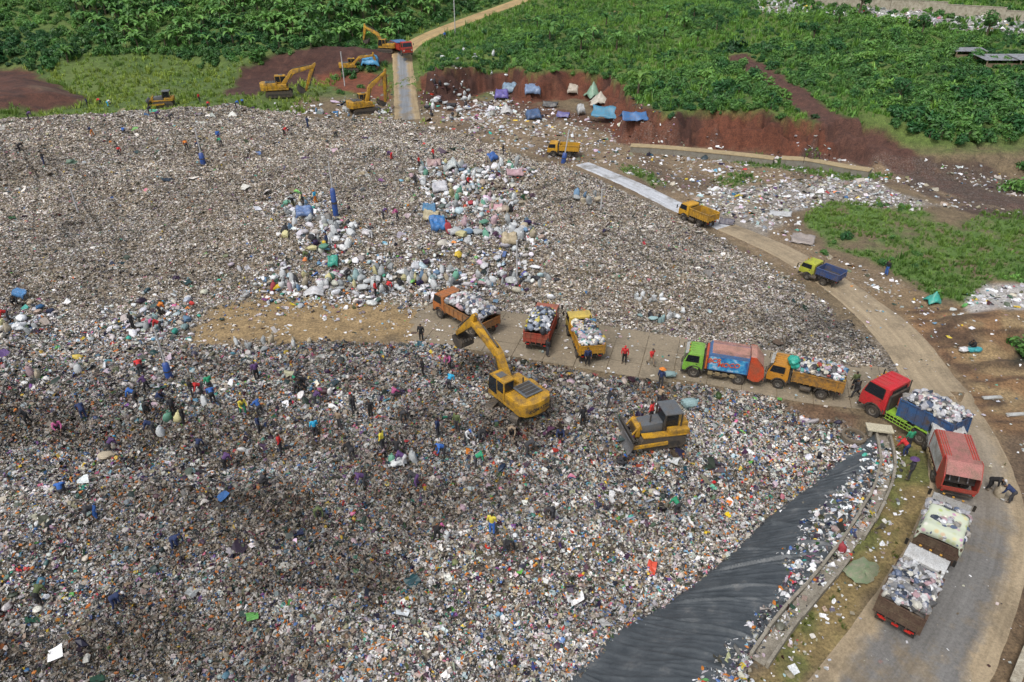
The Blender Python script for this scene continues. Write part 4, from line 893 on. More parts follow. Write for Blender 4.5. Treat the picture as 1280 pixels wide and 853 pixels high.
# ---- compactor trucks
def text_mesh(s, size, depth=.004, shear=0.0):
    cu = bpy.data.curves.new('lettering', 'FONT'); cu.body = s; cu.size = size; cu.extrude = depth; cu.align_x = 'CENTER'; cu.align_y = 'CENTER'; cu.shear = shear; cu.offset = size*.02
    o = bpy.data.objects.new('lettering', cu); COL.objects.link(o); dg = bpy.context.evaluated_depsgraph_get(); me = bpy.data.meshes.new_from_object(o.evaluated_get(dg)); bpy.data.objects.remove(o); return me
def lettering(s, size, M, mat, parent, shear=0.0):
    me = text_mesh(s, size, .004, shear); me.transform(M); return link_mesh('lettering', me, parent, mat)
def compactor(name, label, L, w, cabmat, bodymat, hopmat, panelmat, topmat, sidepanel=None):
    t = empty(name); tag(t, label, 'truck'); xf = L/2; xr = xf-1.5; ax = xf-.9; r = .46
    chassis(t, -L/2+.9, xf-.4, w, .82); cab(t, xr, xf, w*.95, .62, 2.15, cabmat, ax, r, visor=white_p); axles(t, [ax, -L/2+1.75], w, r, .22, {1})
    y = w/2; x1 = xr-.35; x0 = -L/2+1.15; z0, z1 = .98, 2.5
    b = MB().prism([(x0, z0), (x1, z0), (x1+.02, z1-.25), (x1-.15, z1), (x0, z1)], -y, y, None, .04).build('body', bodymat, t, True, 30)
    MB().box(x1+.03, x1+.20, -y+.05, y-.05, 1.0, 2.2).build('hydraulic_box', hopmat, t)
    for s in (1, -1):
        quad_pane('side_panel', [(x0+.12, s*(y+.004), z0+.10), (x1-.12, s*(y+.004), z0+.10), (x1-.12, s*(y+.004), z1-.30), (x0+.12, s*(y+.004), z1-.30)][::-s], sidepanel or panelmat, b)
        rl = MB()
        for k in range(3): rl.box(x0+.05, x1-.2, min(s*(y-.04-k*.14), s*(y-.10-k*.14)), max(s*(y-.04-k*.14), s*(y-.10-k*.14)), z1-.01, z1+.04-.0)
        rl.build('rail', topmat, b)
        gd = MB()
        for k in range(4): gd.box(x0+.9+k*.55, x0+1.25+k*.55, s*y-.03, s*y+.03, .55, .85, None, .01)
        gd.box(x0+.75, x1-.1, s*y-.02, s*y+.02, .66, .72); gd.build('side_guard', paint('guard_ochre', (.35, .27, .14), .6), t)
    MB().box(x0+.02, x1-.2, -y+.45, y-.45, z1+.002, z1+.02).build('roof_panel', topmat, b)
    # rear hopper: open mouth between two cheeks
    pr = [(x0-.02, z0-.25), (x0-.02, z1+.12), (x0-.45, z1+.12), (-L/2+.05, 1.75), (-L/2-.05, 1.05), (-L/2+.25, .55), (x0-.5, .5)]
    hp = empty('hopper'); hp.parent = t
    for s in (1, -1): MB().prism(pr, min(s*y, s*(y-.07)), max(s*y, s*(y-.07)), None, .012).build('cheek', hopmat, hp)
    y2 = y-.072
    MB().prism([(x0-.03, z1+.05), (x0-.03, z1+.11), (x0-.45, z1+.11), (-L/2+.15, 1.98), (-L/2+.10, 1.92), (x0-.45, z1+.05)], -y2, y2).build('hood', topmat, hp)
    MB().prism([(-L/2-.03, 1.05), (-L/2+.25, .57), (x0-.5, .52), (x0-.5, .60), (-L/2+.30, .66), (-L/2+.04, 1.08)], -y2, y2).build('tray', hopmat, hp)
    MB().box(-L/2-.04, -L/2+.03, -y2, y2, .85, 1.10).build('lip', hopmat, hp)
    MB().prism([(x0-.1, 2.3), (x0-.25, 2.3), (x0-.55, 1.0), (x0-.4, 1.0)], -y2, y2).build('packer_plate', steel_dark, hp)
    for s in (-1, 0, 1): MB().cyl((x0-.2, s*.5, 2.1), (x0-.65, s*.5, 1.2), .05, .05, 8).build('ram', steel, hp)
    MB().box(-L/2+.12, -L/2+.20, -y2, y2, .40, .52).build('step_bar', steel_dark, t)
    for s in (1, -1): MB().box(-L/2-.01, -L/2+.03, s*(y-.16)-.07, s*(y-.16)+.07, .70, .80).build('tail_light', lamp_red, t)
    return t
def graffiti():
    m, n, l, b = newmat('mural_blue'); tc = n.new('ShaderNodeTexCoord'); a = noise_node(n, l, 2.2, 5, .6, tc.outputs['Object'])
    r = ramp_node(n, l, a.outputs['Fac'], [(.3, (.02, .06, .22)), (.45, (.03, .18, .42)), (.55, (.06, .34, .55)), (.64, (.45, .5, .6)), (.72, (.04, .14, .36))]); l.new(r.outputs[0], b.inputs['Base Color']); b.inputs['Roughness'].default_value = .5; return m
c5 = compactor('garbage_truck', 'compactor truck with lime green cab, blue mural side and orange red hopper', 6.0, 2.0, paint('green_cab', (.22, .50, .06), .35), paint('body_blue', (.05, .16, .38), .4), paint('hopper_red', (.58, .07, .02), .45), graffiti(), paint('pinkish_top', (.52, .26, .20), .5))
put(c5, 16.45, 45.35, 163)
bd = [c for c in c5.children if c.name.startswith('body')][0]
red_l, yel_l = paint('letter_red', (.62, .05, .03), .2), paint('letter_yellow', (.75, .5, .05), .2)
def side_M(x, z, yv, rot=0): return T(x, yv, z)@Matrix.Rotation(R(180), 4, 'Z')@Matrix.Rotation(R(90), 4, 'X')@Matrix.Rotation(R(rot), 4, 'Z')
for dx, mt, yo in ((.02, yel_l, 1.016), (0, red_l, 1.024)):
    lettering('BCR', .52, side_M(.72-dx, 1.83+dx, yo, 6), mt, bd, .2); lettering('MOCO', .52, side_M(-.35-dx, 1.60+dx, yo, 6), mt, bd, .2)
MB().box(x0:=1.25, x0+.06, .98, 1.05, 1.05, 2.0).build('warning_strip', paint('strip_orange', (.65, .25, .04), .3), bd)
c9 = compactor('garbage_truck', 'red compactor truck seen from behind with open hopper and two workers beside', 5.9, 2.05, paint('white_cab', (.60, .61, .60), .3), paint('body_red', (.56, .045, .03), .35), paint('hopper_oxide', (.42, .04, .03), .45), paint('body_red', (.56, .045, .03), .35), paint('faded_red_top', (.42, .16, .14), .55), sidepanel=white_p)
put(c9, 28.2, 34.3, 72)

# ---- roll-on hooklift truck: red cab, lime frame, blue container
def hooklift():
    t = empty('hooklift_truck'); tag(t, 'large truck with red cab, lime green frame and tilted blue container', 'truck')
    L, w, r = 6.8, 2.4, .52; xf = L/2; xr = xf-1.95; ax = xf-1.15
    chassis(t, -L/2+.3, xf-.5, w, 1.05, paint('lime_frame', (.26, .46, .06), .5))
    cab(t, xr, xf, w, .75, 2.85, paint('bright_red_cab', (.58, .02, .03), .3), ax, r)
    axles(t, [ax, -1.3], w, r, .26, {1})
    dk = MB().box(xr-1.6, xr-.05, -1.1, 1.1, 1.06, 1.12).build('deck', lime_p, t)
    for s in (1, -1):
        mb = MB(); y = s*1.15
        for z in (.55, .80, 1.04): mb.cyl((-.6, y, z), (xr-.1, y, z), .03, .03, 6)
        for k in range(8): x = -.6+k*(xr+.4)/7; mb.cyl((x, y, .55), (x, y, 1.04), .025, .025, 6)
        mb.build('side_rail', lime_p, t)
        fd = MB().prism([(-2.25, .75), (-1.95, 1.20), (-.75, 1.20), (-.42, .75), (-.50, .73), (-.80, 1.14), (-1.91, 1.14), (-2.17, .73)], min(s*.85, s*1.2), max(s*.85, s*1.2)).build('fender', lime_p, t)
        MB().cyl((-1.2, s*.3, 1.15), (1.2, s*.3, 1.3), .09, .09, 10).build('hydraulic_ram', steel, t)
    MB().box(.9, 1.2, -.25, .25, 1.12, 2.0, None, .03).build('hook_arm', paint('hook_orange', (.6, .09, .03), .4), t)
    put(t, 28.05, 38.7, 122, .05)
    c = empty('waste_container'); tag(c, 'ribbed blue steel waste container on the lime green truck frame', 'container')
    cm = paint('container_blue', (.025, .11, .28), .9, .55, dirtcol=(.10, .07, .05)); x0, x1, w2, z, h = -1.85, 1.85, 2.2, 0.0, 1.3
    bed(c, x0, x1, w2, z, h, cm, steel_dark, ribs=6)
    c.location = t.matrix_basis@Vector((-1.2, 0, 1.28)); c.rotation_euler = (0, R(4), R(119))
    o = load(c, x0+.1, x1-.1, w2-.15, 1.15, 1.75, 'pale', 'pale rubbish and sacks heaped above the blue container', 456, 21, 0.17)
    return t
hooklift()

# ---- excavators
exm = paint('digger_yellow', (.64, .34, .015), .7, .5, dirtcol=(.13, .09, .05)); exb = paint('digger_black', (.03, .03, .03), .3, .6); hatch = paint('hatch_grey', (.11, .13, .15), .4, .5); shoe = paint('track_steel', (.09, .08, .07), .6, .7, .3)
def plan_prism(pts, z0, z1, ch=0.0):
    mb = MB(); mb.prism([(x, y) for x, y in pts], z0, z1, Matrix(((1, 0, 0, 0), (0, 0, 1, 0), (0, 1, 0, 0), (0, 0, 0, 1))), ch); return mb
def crawler(parent, y, ln, h, w):
    mb = MB(); r = h/2; xl = ln/2-r; per = []
    for k in range(7): a = R(-90+30*k); per.append((xl+r*math.cos(a), r+r*math.sin(a)))
    for k in range(7): a = R(90+30*k); per.append((-xl+r*math.cos(a), r+r*math.sin(a)))
    o = MB().prism(per, y-w/2, y+w/2).build('track', shoe, parent)
    sh = MB(); n = len(per)
    pts = []
    for a, b in zip(per, per[1:]+per[:1]):
        d = math.hypot(b[0]-a[0], b[1]-a[1]); m = max(1, round(d/.2))
        for k in range(m): t = (k+.5)/m; pts.append((a[0]+(b[0]-a[0])*t, a[1]+(b[1]-a[1])*t, math.atan2(b[1]-a[1], b[0]-a[0])))
    for x, z, a in pts: sh.box(-.075, .075, -w/2-.02, w/2+.02, -.035, .03, T(x, y, z)@Matrix.Rotation(-a, 4, 'Y'))
    sh.build('track_shoe', shoe, o)
    s = 1 if y > 0 else -1; rl = MB()
    for k in range(6): x = -xl+k*2*xl/5; rl.cyl((x, y+s*w/2, r*.55), (x, y+s*(w/2+.03), r*.55), r*.32, r*.32, 10)
    rl.box(-xl, xl, y+s*w/2 if s > 0 else y-w/2-.04, y+w/2+.04 if s > 0 else y-w/2, r*.8, r*1.25); rl.build('track_frame', exb, o)
    return o
def excavator(label, boom, arm, buck, swing=0.0, lettered=False, arm_len=2.9, group=None, body=exm):
    t = empty('excavator'); tag(t, label, 'excavator', group)
    Ms = Matrix.Rotation(R(-swing), 4, 'Z')
    u = empty('undercarriage'); u.parent = t; u.rotation_euler.z = R(-swing)
    for y in (1.08, -1.08): crawler(u, y, 4.1, .85, .6)
    MB().box(-1.1, 1.1, -.8, .8, .35, .8).build('frame', exb, u); MB().cyl((0, 0, .78), (0, 0, 1.06), .68, .68, 20).build('turntable', exb, u)
    MB().box(-1.75, 1.55, -1.34, 1.34, 1.05, 1.30, None, .03).build('deck', body, t, True, 30)
    cw = [(-1.55, -1.38), (-1.55, 1.38), (-2.15, 1.36), (-2.55, 1.05), (-2.72, .5), (-2.76, 0), (-2.72, -.5), (-2.55, -1.05), (-2.15, -1.36)]
    c = plan_prism(cw, 1.02, 2.05, .07).build('counterweight', body, t, True, 40)
    if lettered:
        lettering('KOMATSU', .40, T(-2.752, 0, 1.5)@Matrix.Rotation(R(-90), 4, 'Z')@Matrix.Rotation(R(90), 4, 'X'), exb, c)
        for s in (1, -1): MB().box(-2.775, -2.745, s*.9-.12, s*.9+.12, 1.47, 1.50).build('stripe', exb, c)
    e = MB().box(-1.53, -.1, -1.34, .30, 1.302, 2.1, None, .06).build('engine_cover', body, t, True, 30)
    MB().box(-1.53, -.45, .32, 1.34, 1.302, 2.02, None, .05).build('side_box', body, t, True, 30)
    MB().box(-1.9, -.35, -.95, .55, 2.105, 2.19, None, .03).build('hood', hatch, e)
    for k in range(4): MB().box(-1.75+k*.35, -1.5+k*.35, -.8, .4, 2.192, 2.205).build('louvre', exb, e)
    MB().cyl((-.25, -.5, 2.0), (-.25, -.5, 2.55), .06, .06, 8).build('exhaust', exb, e)
    MB().box(-.08, 1.3, -1.34, -.5, 1.302, 1.85, None, .05).build('tool_box', body, t, True, 30)
    hr = MB()
    hr.tube([(-1.4, -1.3, 2.1), (-1.4, -1.3, 2.5), (-.2, -1.3, 2.5), (-.2, -1.3, 1.9)], .02, 6); hr.build('handrail', exb, t)
    # cab, left front
    cb = MB().prism([(-.42, 1.31), (1.42, 1.31), (1.52, 1.9), (1.28, 2.85), (1.1, 2.95), (-.35, 2.95), (-.42, 2.9)], .42, 1.36, None, .05).build('cab', body, t, True, 30)
    quad_pane('windscreen', [(1.535, .50, 1.95), (1.535, 1.28, 1.95), (1.315, 1.28, 2.8), (1.315, .50, 2.8)], glass_m, cb)
    quad_pane('lower_window', [(1.44, .50, 1.42), (1.44, 1.28, 1.42), (1.532, 1.28, 1.88), (1.532, .50, 1.88)], glass_m, cb)
    for s, yy in ((1, 1.364), (-1, .416)):
        a = [(.45, yy, 1.5), (1.40, yy, 1.5), (1.45, yy, 1.9), (1.24, yy, 2.78), (.45, yy, 2.78)]; quad_pane('side_window', a[::-1] if s > 0 else a, glass_m, cb)
        a = [(-.32, yy, 1.95), (.36, yy, 1.95), (.36, yy, 2.78), (-.32, yy, 2.78)]; quad_pane('side_window', a[::-1] if s > 0 else a, glass_m, cb)
    quad_pane('rear_window', [(-.424, 1.28, 2.08), (-.424, .50, 2.08), (-.424, .50, 2.82), (-.424, 1.28, 2.82)], glass_m, cb)
    MB().box(.2, .8, .6, 1.2, 2.955, 2.985, None, .01).build('roof_hatch', hatch, cb)
    # boom, arm, bucket in the x-z plane
    B = Matrix.Translation((.55, 0, 1.55))@Matrix.Rotation(R(-boom), 4, 'Y')
    bp = [(-.15, -.18), (.2, -.28), (1.9, .25), (2.6, .48), (5.6, -.16), (5.78, -.05), (5.76, .14), (5.6, .24), (2.9, 1.16), (2.2, 1.12), (1.5, .78), (-.1, .2)]
    bo = MB().prism(bp, -.26, .26, B, .03).build('boom', body, t, True, 30)
    tip = B@Vector((5.62, 0, .05)); A = Matrix.Translation(tip)@Matrix.Rotation(R(-arm), 4, 'Y'); al = arm_len
    ar = MB().prism([(-.75, .30), (-.6, .52), (0, .38), (.6, .36), (al, .16), (al+.1, 0), (al, -.15), (.5, -.22), (0, -.2), (-.5, .10)], -.19, .19, A, .025).build('arm', body, t, True, 30)
    we = A@Vector((al, 0, 0)); K = Matrix.Translation(we)@Matrix.Rotation(R(-buck), 4, 'Y')
    outer = [(0, .12), (.45, .35), (.95, .2), (1.25, -.3), (1.2, -.75), (.85, -1.0)]; inner = [(x*.94+.03, z*.94-.02) for x, z in outer][::-1]
    bk = MB().prism(outer+inner, -.55, .55, K)
    for s in (-.55, .52): bk.prism(outer+[(.1, -.15)], s, s+.03, K)
    for k in range(5): bk.box(.72, .95, -.52+k*.24, -.44+k*.24, -1.14, -.93, K)
    b_ = bk.build('bucket', steel_dark, t)
    for s in (1, -1):
        e0 = Vector((1.05, s*.42, 1.25)); e1 = B@Vector((2.35, s*.34, .72)); mid = e0.lerp(e1, .55)
        MB().cyl(e0, mid, .075, .075, 10).cyl(mid, e1, .045, .045, 10).build('boom_cylinder', steel_dark if s else steel, t)
    e0 = B@Vector((2.75, 0, 1.25)); e1 = A@Vector((-.65, 0, .45)); mid = e0.lerp(e1, .6); MB().cyl(e0, mid, .085, .085, 10).cyl(mid, e1, .05, .05, 10).build('arm_cylinder', steel_dark, t)
    e0 = A@Vector((.2, 0, .48)); e1 = A@Vector((al-.45, 0, .42)); e2 = K@Vector((.42, 0, .38)); MB().cyl(e0, e0.lerp(e1, .6), .07, .07, 10).cyl(e0.lerp(e1, .6), e1, .04, .04, 8).cyl(e1, e2, .05, .05, 8).cyl(e1, A@Vector((al-.3, 0, .05)), .05, .05, 8).build('bucket_cylinder', steel_dark, t)
    return t
e1 = excavator('near yellow excavator reaching its boom over the orange truck load', 36, -42, -128, swing=70, lettered=True)
put(e1, .25, 41.0, 128, .05, pitch=0)
e2 = excavator('yellow excavator with raised boom beside the dark brown bank', 27, -112, -170, arm_len=3.8); q = H(350, 121); put(e2, q.x, q.y, 14, .2); e2.scale = (1.25,)*3
e3 = excavator('yellow excavator left of the concrete ramp, arm hanging by the roadside', 50, -92, -150, arm_len=4.6); q = H(455, 142); put(e3, q.x, q.y, 30, .2); e3.scale = (1.08,)*3
e4 = excavator('farthest yellow excavator in front of the banana thicket, digging the dirt bank', 40, -75, -140); q = H(482, 68); put(e4, q.x, q.y+2, 165, .1); e4.scale = (1.0,)*3

# ---- bulldozers
def bulldozer(label):
    t = empty('bulldozer'); tag(t, label, 'bulldozer')
    for y in (.98, -.98): crawler(t, y, 3.5, 1.0, .56)
    MB().box(-1.7, 1.5, -.68, .68, .45, 1.0).build('hull', exb, t)
    hood = MB().prism([(-.1, 1.0), (1.62, 1.0), (1.66, 1.62), (1.4, 1.72), (-.1, 1.86)], -.56, .56, None, .05).build('engine_hood', hatch, t, True, 30)
    MB().prism([(1.62, .75), (1.95, .78), (1.98, 1.68), (1.66, 1.78)], -.66, .66, None, .04).build('radiator_guard', exm, t, True, 30)
    for k in range(6): MB().box(1.985, 2.0, -.5, .5, .95+k*.11, 1.0+k*.11).build('grille_bar', exb, t)
    for s in (1, -1):
        MB().box(-1.85, 1.6, min(s*.70, s*1.28), max(s*.70, s*1.28), 1.06, 1.16, None, .02).build('fender', exm, t)
        MB().box(-1.95, -.35, min(s*.72, s*1.26), max(s*.72, s*1.26), 1.162, 1.55, None, .04).build('side_tank', exm, t, True, 30)
        MB().prism([(-.3, .45), (2.55, .30), (2.55, .55), (-.3, .70)], min(s*1.30, s*1.44), max(s*1.30, s*1.44)).build('push_arm', exm, t)
        MB().cyl((1.75, s*.62, 1.75), (2.35, s*.62, .9), .07, .07, 8).build('lift_cylinder', exm, t)
        MB().cyl((1.55, s*.62, 1.4), (1.8, s*.62, 2.15), .05, .05, 8).build('lift_bracket', exm, t)
    MB().box(-2.05, -1.3, -.70, .70, 1.02, 1.75, None, .05).build('rear_tank', exm, t, True, 30)
    cb = MB().prism([(-1.25, 1.05), (-.15, 1.05), (-.05, 1.6), (-.25, 2.62), (-1.2, 2.62)], -.66, .66, None, .04).build('cab', exb, t, True, 30)
    quad_pane('windscreen', [(-.035, -.56, 1.66), (-.035, .56, 1.66), (-.232, .56, 2.54), (-.232, -.56, 2.54)], glass_m, cb)
    for s in (1, -1):
        a = [(-1.15, s*.664, 1.55), (-.18, s*.664, 1.55), (-.33, s*.664, 2.54), (-1.15, s*.664, 2.54)]; quad_pane('side_window', a[::-1] if s > 0 else a, glass_m, cb)
    MB().box(-1.45, -.05, -.86, .86, 2.63, 2.74, None, .03).build('canopy_roof', hatch, t)
    for s in (1, -1):
        for x in (-1.4, -.12): MB().box(x-.05, x+.05, s*.8-.05, s*.8+.05, 1.56, 2.63).build('canopy_post', exb, t)
    MB().cyl((.8, .25, 1.75), (.8, .25, 2.4), .06, .06, 8).build('exhaust', exb, t)
    # curved blade
    n = 8; arc = [(2.55+.28*(1-math.sin(math.pi*k/n)) if True else 0, .05+1.35*k/n) for k in range(n+1)]; back = [(x-.07, z) for x, z in arc][::-1]
    MB().prism(arc+back, -1.65, 1.65).build('blade', steel, t, True, 60)
    bb = MB()
    for z in (.3, .75, 1.15): bb.box(2.33, 2.50, -1.5, 1.5, z-.05, z+.05)
    bb.build('blade_brace', exb, t)
    return t
d1 = bulldozer('yellow and grey bulldozer pushing rubbish right of the near excavator'); put(d1, 10.0, 37.8, 192, -.14, pitch=2); d1.scale = (.93,)*3
d2 = bulldozer('small distant yellow bulldozer on the far left crest of the heap'); q = H(206, 133); put(d2, q.x, q.y, 195, .1); d2.scale = (1.0,)*3

# ================================================================== people
def capsule(mb, a, b, ra, rb, n=10):
    a, b = Vector(a), Vector(b); d = b-a; ln = max(d.length, 1e-4); d = d/ln; u = d.orthogonal().normalized(); w = d.cross(u); rings = []
    for k in range(5): t = R(-90+90*k/4); rings.append((a+d*ra*math.sin(t), ra*math.cos(t)))
    for k in range(5): t = R(90*k/4); rings.append((b+d*rb*math.sin(t), rb*math.cos(t)))
    vs = []; fs = []
    for p, r in rings:
        for i in range(n): q = 2*math.pi*i/n; vs.append(p+(u*math.cos(q)+w*math.sin(q))*max(r, 1e-4))
    for k in range(len(rings)-1):
        for i in range(n): fs.append((k*n+i, k*n+(i+1) % n, (k+1)*n+(i+1) % n, (k+1)*n+i))
    mb.add(vs, fs)
def ell(mb, c, r, M=None):
    bm = bmesh.new(); bmesh.ops.create_icosphere(bm, subdivisions=2, radius=1)
    mb.bm(bm, Matrix.Translation(c)@(M or Matrix.Identity(4))@Matrix.Diagonal((*r, 1)))
def fuse(mb, name, vox, dec, mat):
    me = bpy.data.meshes.new(name); me.from_pydata(mb.v, [], mb.f); o = bpy.data.objects.new(name, me); COL.objects.link(o)
    m = o.modifiers.new('r', 'REMESH'); m.mode = 'VOXEL'; m.voxel_size = vox
    sm_ = o.modifiers.new('s', 'SMOOTH'); sm_.iterations = 2; sm_.factor = .5
    d = o.modifiers.new('d', 'DECIMATE'); d.ratio = dec
    out = bpy.data.meshes.new_from_object(o.evaluated_get(bpy.context.evaluated_depsgraph_get())); bpy.data.objects.remove(o); bpy.data.meshes.remove(me)
    out.name = name; out.materials.clear(); out.materials.append(mat); out.shade_smooth(); return out
skin_m = paint('skin', (.20, .105, .06), .25, .6); cloth = objcolor_mat('clothing', .85, .35, 9); hair_m = paint('hair', (.012, .010, .009), .1, .7); boot_m = paint('boots', (.03, .03, .028), .5, .7)
def figure(J, wide_hat=False):
    """J: joints pel, chest, neck, head, look, then per side sh, el, wr, hip, kn, an, toe"""
    V = {k: Vector(v) for k, v in J.items() if not isinstance(v, list)}
    S_ = {k: [Vector(q) for q in v] for k, v in J.items() if isinstance(v, list)}
    body, shirt, trou, boots = MB(), MB(), MB(), MB()
    def torso(mb, g):
        capsule(mb, V['pel'], V['chest'], .125+g, .145+g); capsule(mb, S_['sh'][0], S_['sh'][1], .075+g, .075+g)
    torso(body, 0); torso(shirt, .018); capsule(body, V['chest'], V['neck'], .09, .055); capsule(body, V['neck'], V['head'], .055, .06)
    lk = (V['look']-V['head']).normalized(); up = (V['head']-V['neck']).normalized(); up = (up-lk*up.dot(lk)).normalized(); sd = up.cross(lk)
    F = Matrix((lk, sd, up)).transposed().to_4x4()
    ell(body, V['head'], (.098, .078, .118), F); hd = V['head']
    at_ = lambda x, y, z: hd+lk*x+sd*y+up*z
    ell(body, at_(.10, 0, -.015), (.022, .016, .026), F); ell(body, at_(.088, 0, -.06), (.018, .03, .012), F); ell(body, at_(.075, 0, -.095), (.03, .035, .022), F)
    for s in (1, -1): ell(body, at_(.0, s*.08, -.01), (.022, .012, .033), F); ell(body, at_(.087, s*.032, .018), (.012, .014, .009), F)
    for i, s in ((0, 1), (1, -1)):
        sh, el, wr = S_['sh'][i], S_['el'][i], S_['wr'][i]; hp, kn, an, toe = S_['hip'][i], S_['kn'][i], S_['an'][i], S_['toe'][i]
        capsule(body, sh, el, .052, .042); capsule(body, el, wr, .040, .028)
        capsule(shirt, sh, el, .068, .058); capsule(shirt, el, el.lerp(wr, .75), .056, .045)
        d = (wr-el).normalized(); sx = d.cross(Vector((0, 0, 1))); sx = (sx.normalized() if sx.length > .1 else Vector((0, 1, 0))); nn = sx.cross(d)
        pm = wr+d*.06; ell(body, pm, (.05, .042, .018), Matrix((d, sx, nn)).transposed().to_4x4())
        for k, (o_, ln) in enumerate(((-.033, .062), (-.011, .075), (.011, .07), (.033, .055))):
            b0 = wr+d*.10+sx*o_; b1 = b0+d*ln*.55+sx*o_*.25-nn*.012; capsule(body, b0-d*.02, b1, .0095, .009, 6); capsule(body, b1, b1+d*ln*.4-nn*.028, .009, .008, 6)
        t0 = wr+d*.035+sx*(.04*s); t1 = t0+d*.03+sx*(.03*s)-nn*.01; capsule(body, t0-sx*.02*s, t1, .012, .011, 6); capsule(body, t1, t1+d*.035-nn*.015, .011, .009, 6)
        capsule(body, hp, kn, .078, .056); capsule(body, kn, an, .054, .038); capsule(body, an, toe, .042, .035)
        capsule(trou, hp, kn, .098, .078); capsule(trou, kn, an.lerp(kn, .15), .076, .062)
        capsule(boots, an.lerp(kn, .30), an, .062, .055); capsule(boots, an+Vector((0, 0, -.02)), toe+Vector((0, 0, -.01)), .056, .048)
    capsule(trou, V['pel'], V['pel'].lerp(V['chest'], .22), .152, .15)
    hair = MB(); ell(hair, at_(-.018, 0, .028), (.098, .086, .108), F)
    hat = MB(); ell(hat, at_(-.005, 0, .055), (.108, .092, .085), F); capsule(hat, at_(.07, 0, .055), at_(.15, 0, .045), .05, .045)
    cone = MB(); cone.lathe([(.27, 0), (.255, .02), (.10, .13), (.02, .17)], 16, Matrix.Translation(at_(0, 0, .045))@F)
    return dict(body=fuse(body, 'person', .0125, .35, skin_m), shirt=fuse(shirt, 'shirt', .025, .6, cloth), trousers=fuse(trou, 'trousers', .025, .6, cloth), boots=fuse(boots, 'boots', .025, .7, boot_m),
                hair=fuse(hair, 'hair', .02, .6, hair_m), cap=fuse(hat, 'cap', .02, .6, cloth), sun_hat=cone.mesh('sun_hat', cloth, True))
def mirror(v): return [v, (v[0], -v[1], v[2])]
POSES = {
 'stand': figure(dict(pel=(0, 0, .90), chest=(.02, 0, 1.24), neck=(.03, 0, 1.40), head=(.05, 0, 1.53), look=(.6, 0, 1.45), sh=mirror((.02, .19, 1.33)), el=[(.0, .27, 1.06), (.06, -.26, 1.06)], wr=[(.12, .26, .84), (.22, -.2, .92)], hip=mirror((0, .09, .88)), kn=[(.03, .11, .48), (.0, -.12, .48)], an=[(0, .12, .09), (-.03, -.13, .09)], toe=[(.15, .14, .05), (.12, -.16, .05)])),
 'walk': figure(dict(pel=(0, 0, .88), chest=(.06, 0, 1.21), neck=(.09, 0, 1.37), head=(.13, 0, 1.50), look=(.7, 0, 1.35), sh=mirror((.06, .19, 1.30)), el=[(-.1, .26, 1.06), (.16, -.25, 1.06)], wr=[(-.08, .27, .82), (.34, -.2, .94)], hip=mirror((0, .09, .86)), kn=[(.22, .10, .50), (-.04, -.11, .47)], an=[(.28, .11, .09), (-.34, -.12, .17)], toe=[(.44, .12, .06), (-.2, -.13, .05)])),
 'bend': figure(dict(pel=(-.1, 0, .82), chest=(.26, 0, 1.02), neck=(.40, 0, 1.08), head=(.52, 0, 1.09), look=(.85, 0, .7), sh=mirror((.32, .19, 1.04)), el=[(.40, .24, .76), (.36, -.24, .77)], wr=[(.50, .16, .52), (.42, -.15, .53)], hip=mirror((-.1, .09, .80)), kn=[(.02, .12, .45), (-.06, -.13, .45)], an=[(-.06, .14, .09), (-.14, -.15, .09)], toe=[(.10, .16, .05), (.02, -.18, .05)])),
 'reach': figure(dict(pel=(-.05, 0, .86), chest=(.14, 0, 1.15), neck=(.22, 0, 1.29), head=(.31, 0, 1.39), look=(.8, 0, 1.0), sh=mirror((.16, .19, 1.22)), el=[(.32, .24, 1.0), (.30, -.26, .98)], wr=[(.55, .18, .92), (.50, -.14, .82)], hip=mirror((-.05, .09, .84)), kn=[(.10, .12, .47), (-.08, -.12, .46)], an=[(.06, .13, .09), (-.22, -.14, .10)], toe=[(.22, .15, .05), (-.06, -.15, .05)])),
 'crouch': figure(dict(pel=(-.12, 0, .36), chest=(.04, 0, .66), neck=(.13, 0, .80), head=(.22, 0, .90), look=(.7, 0, .5), sh=mirror((.06, .19, .73)), el=[(.28, .26, .56), (.26, -.26, .55)], wr=[(.46, .16, .38), (.44, -.12, .36)], hip=mirror((-.1, .10, .36)), kn=[(.28, .20, .50), (.26, -.19, .48)], an=[(.04, .16, .10), (.02, -.17, .10)], toe=[(.19, .19, .05), (.17, -.20, .05)])),
}
PCOL = dict(r=((.55, .03, .03), 'red'), b=((.04, .14, .45), 'blue'), c=((.03, .36, .60), 'bright blue'), n=((.02, .035, .10), 'navy'), k=((.018, .018, .02), 'black'), d=((.045, .045, .05), 'dark grey'), g=((.03, .28, .14), 'green'), y=((.62, .52, .06), 'yellow'),
            p=((.10, .05, .15), 'purple'), m=((.42, .09, .22), 'pink'), o=((.65, .20, .03), 'orange'), w=((.6, .6, .6), 'white'), t=((.32, .24, .16), 'tan'), v=((.10, .13, .05), 'olive'))
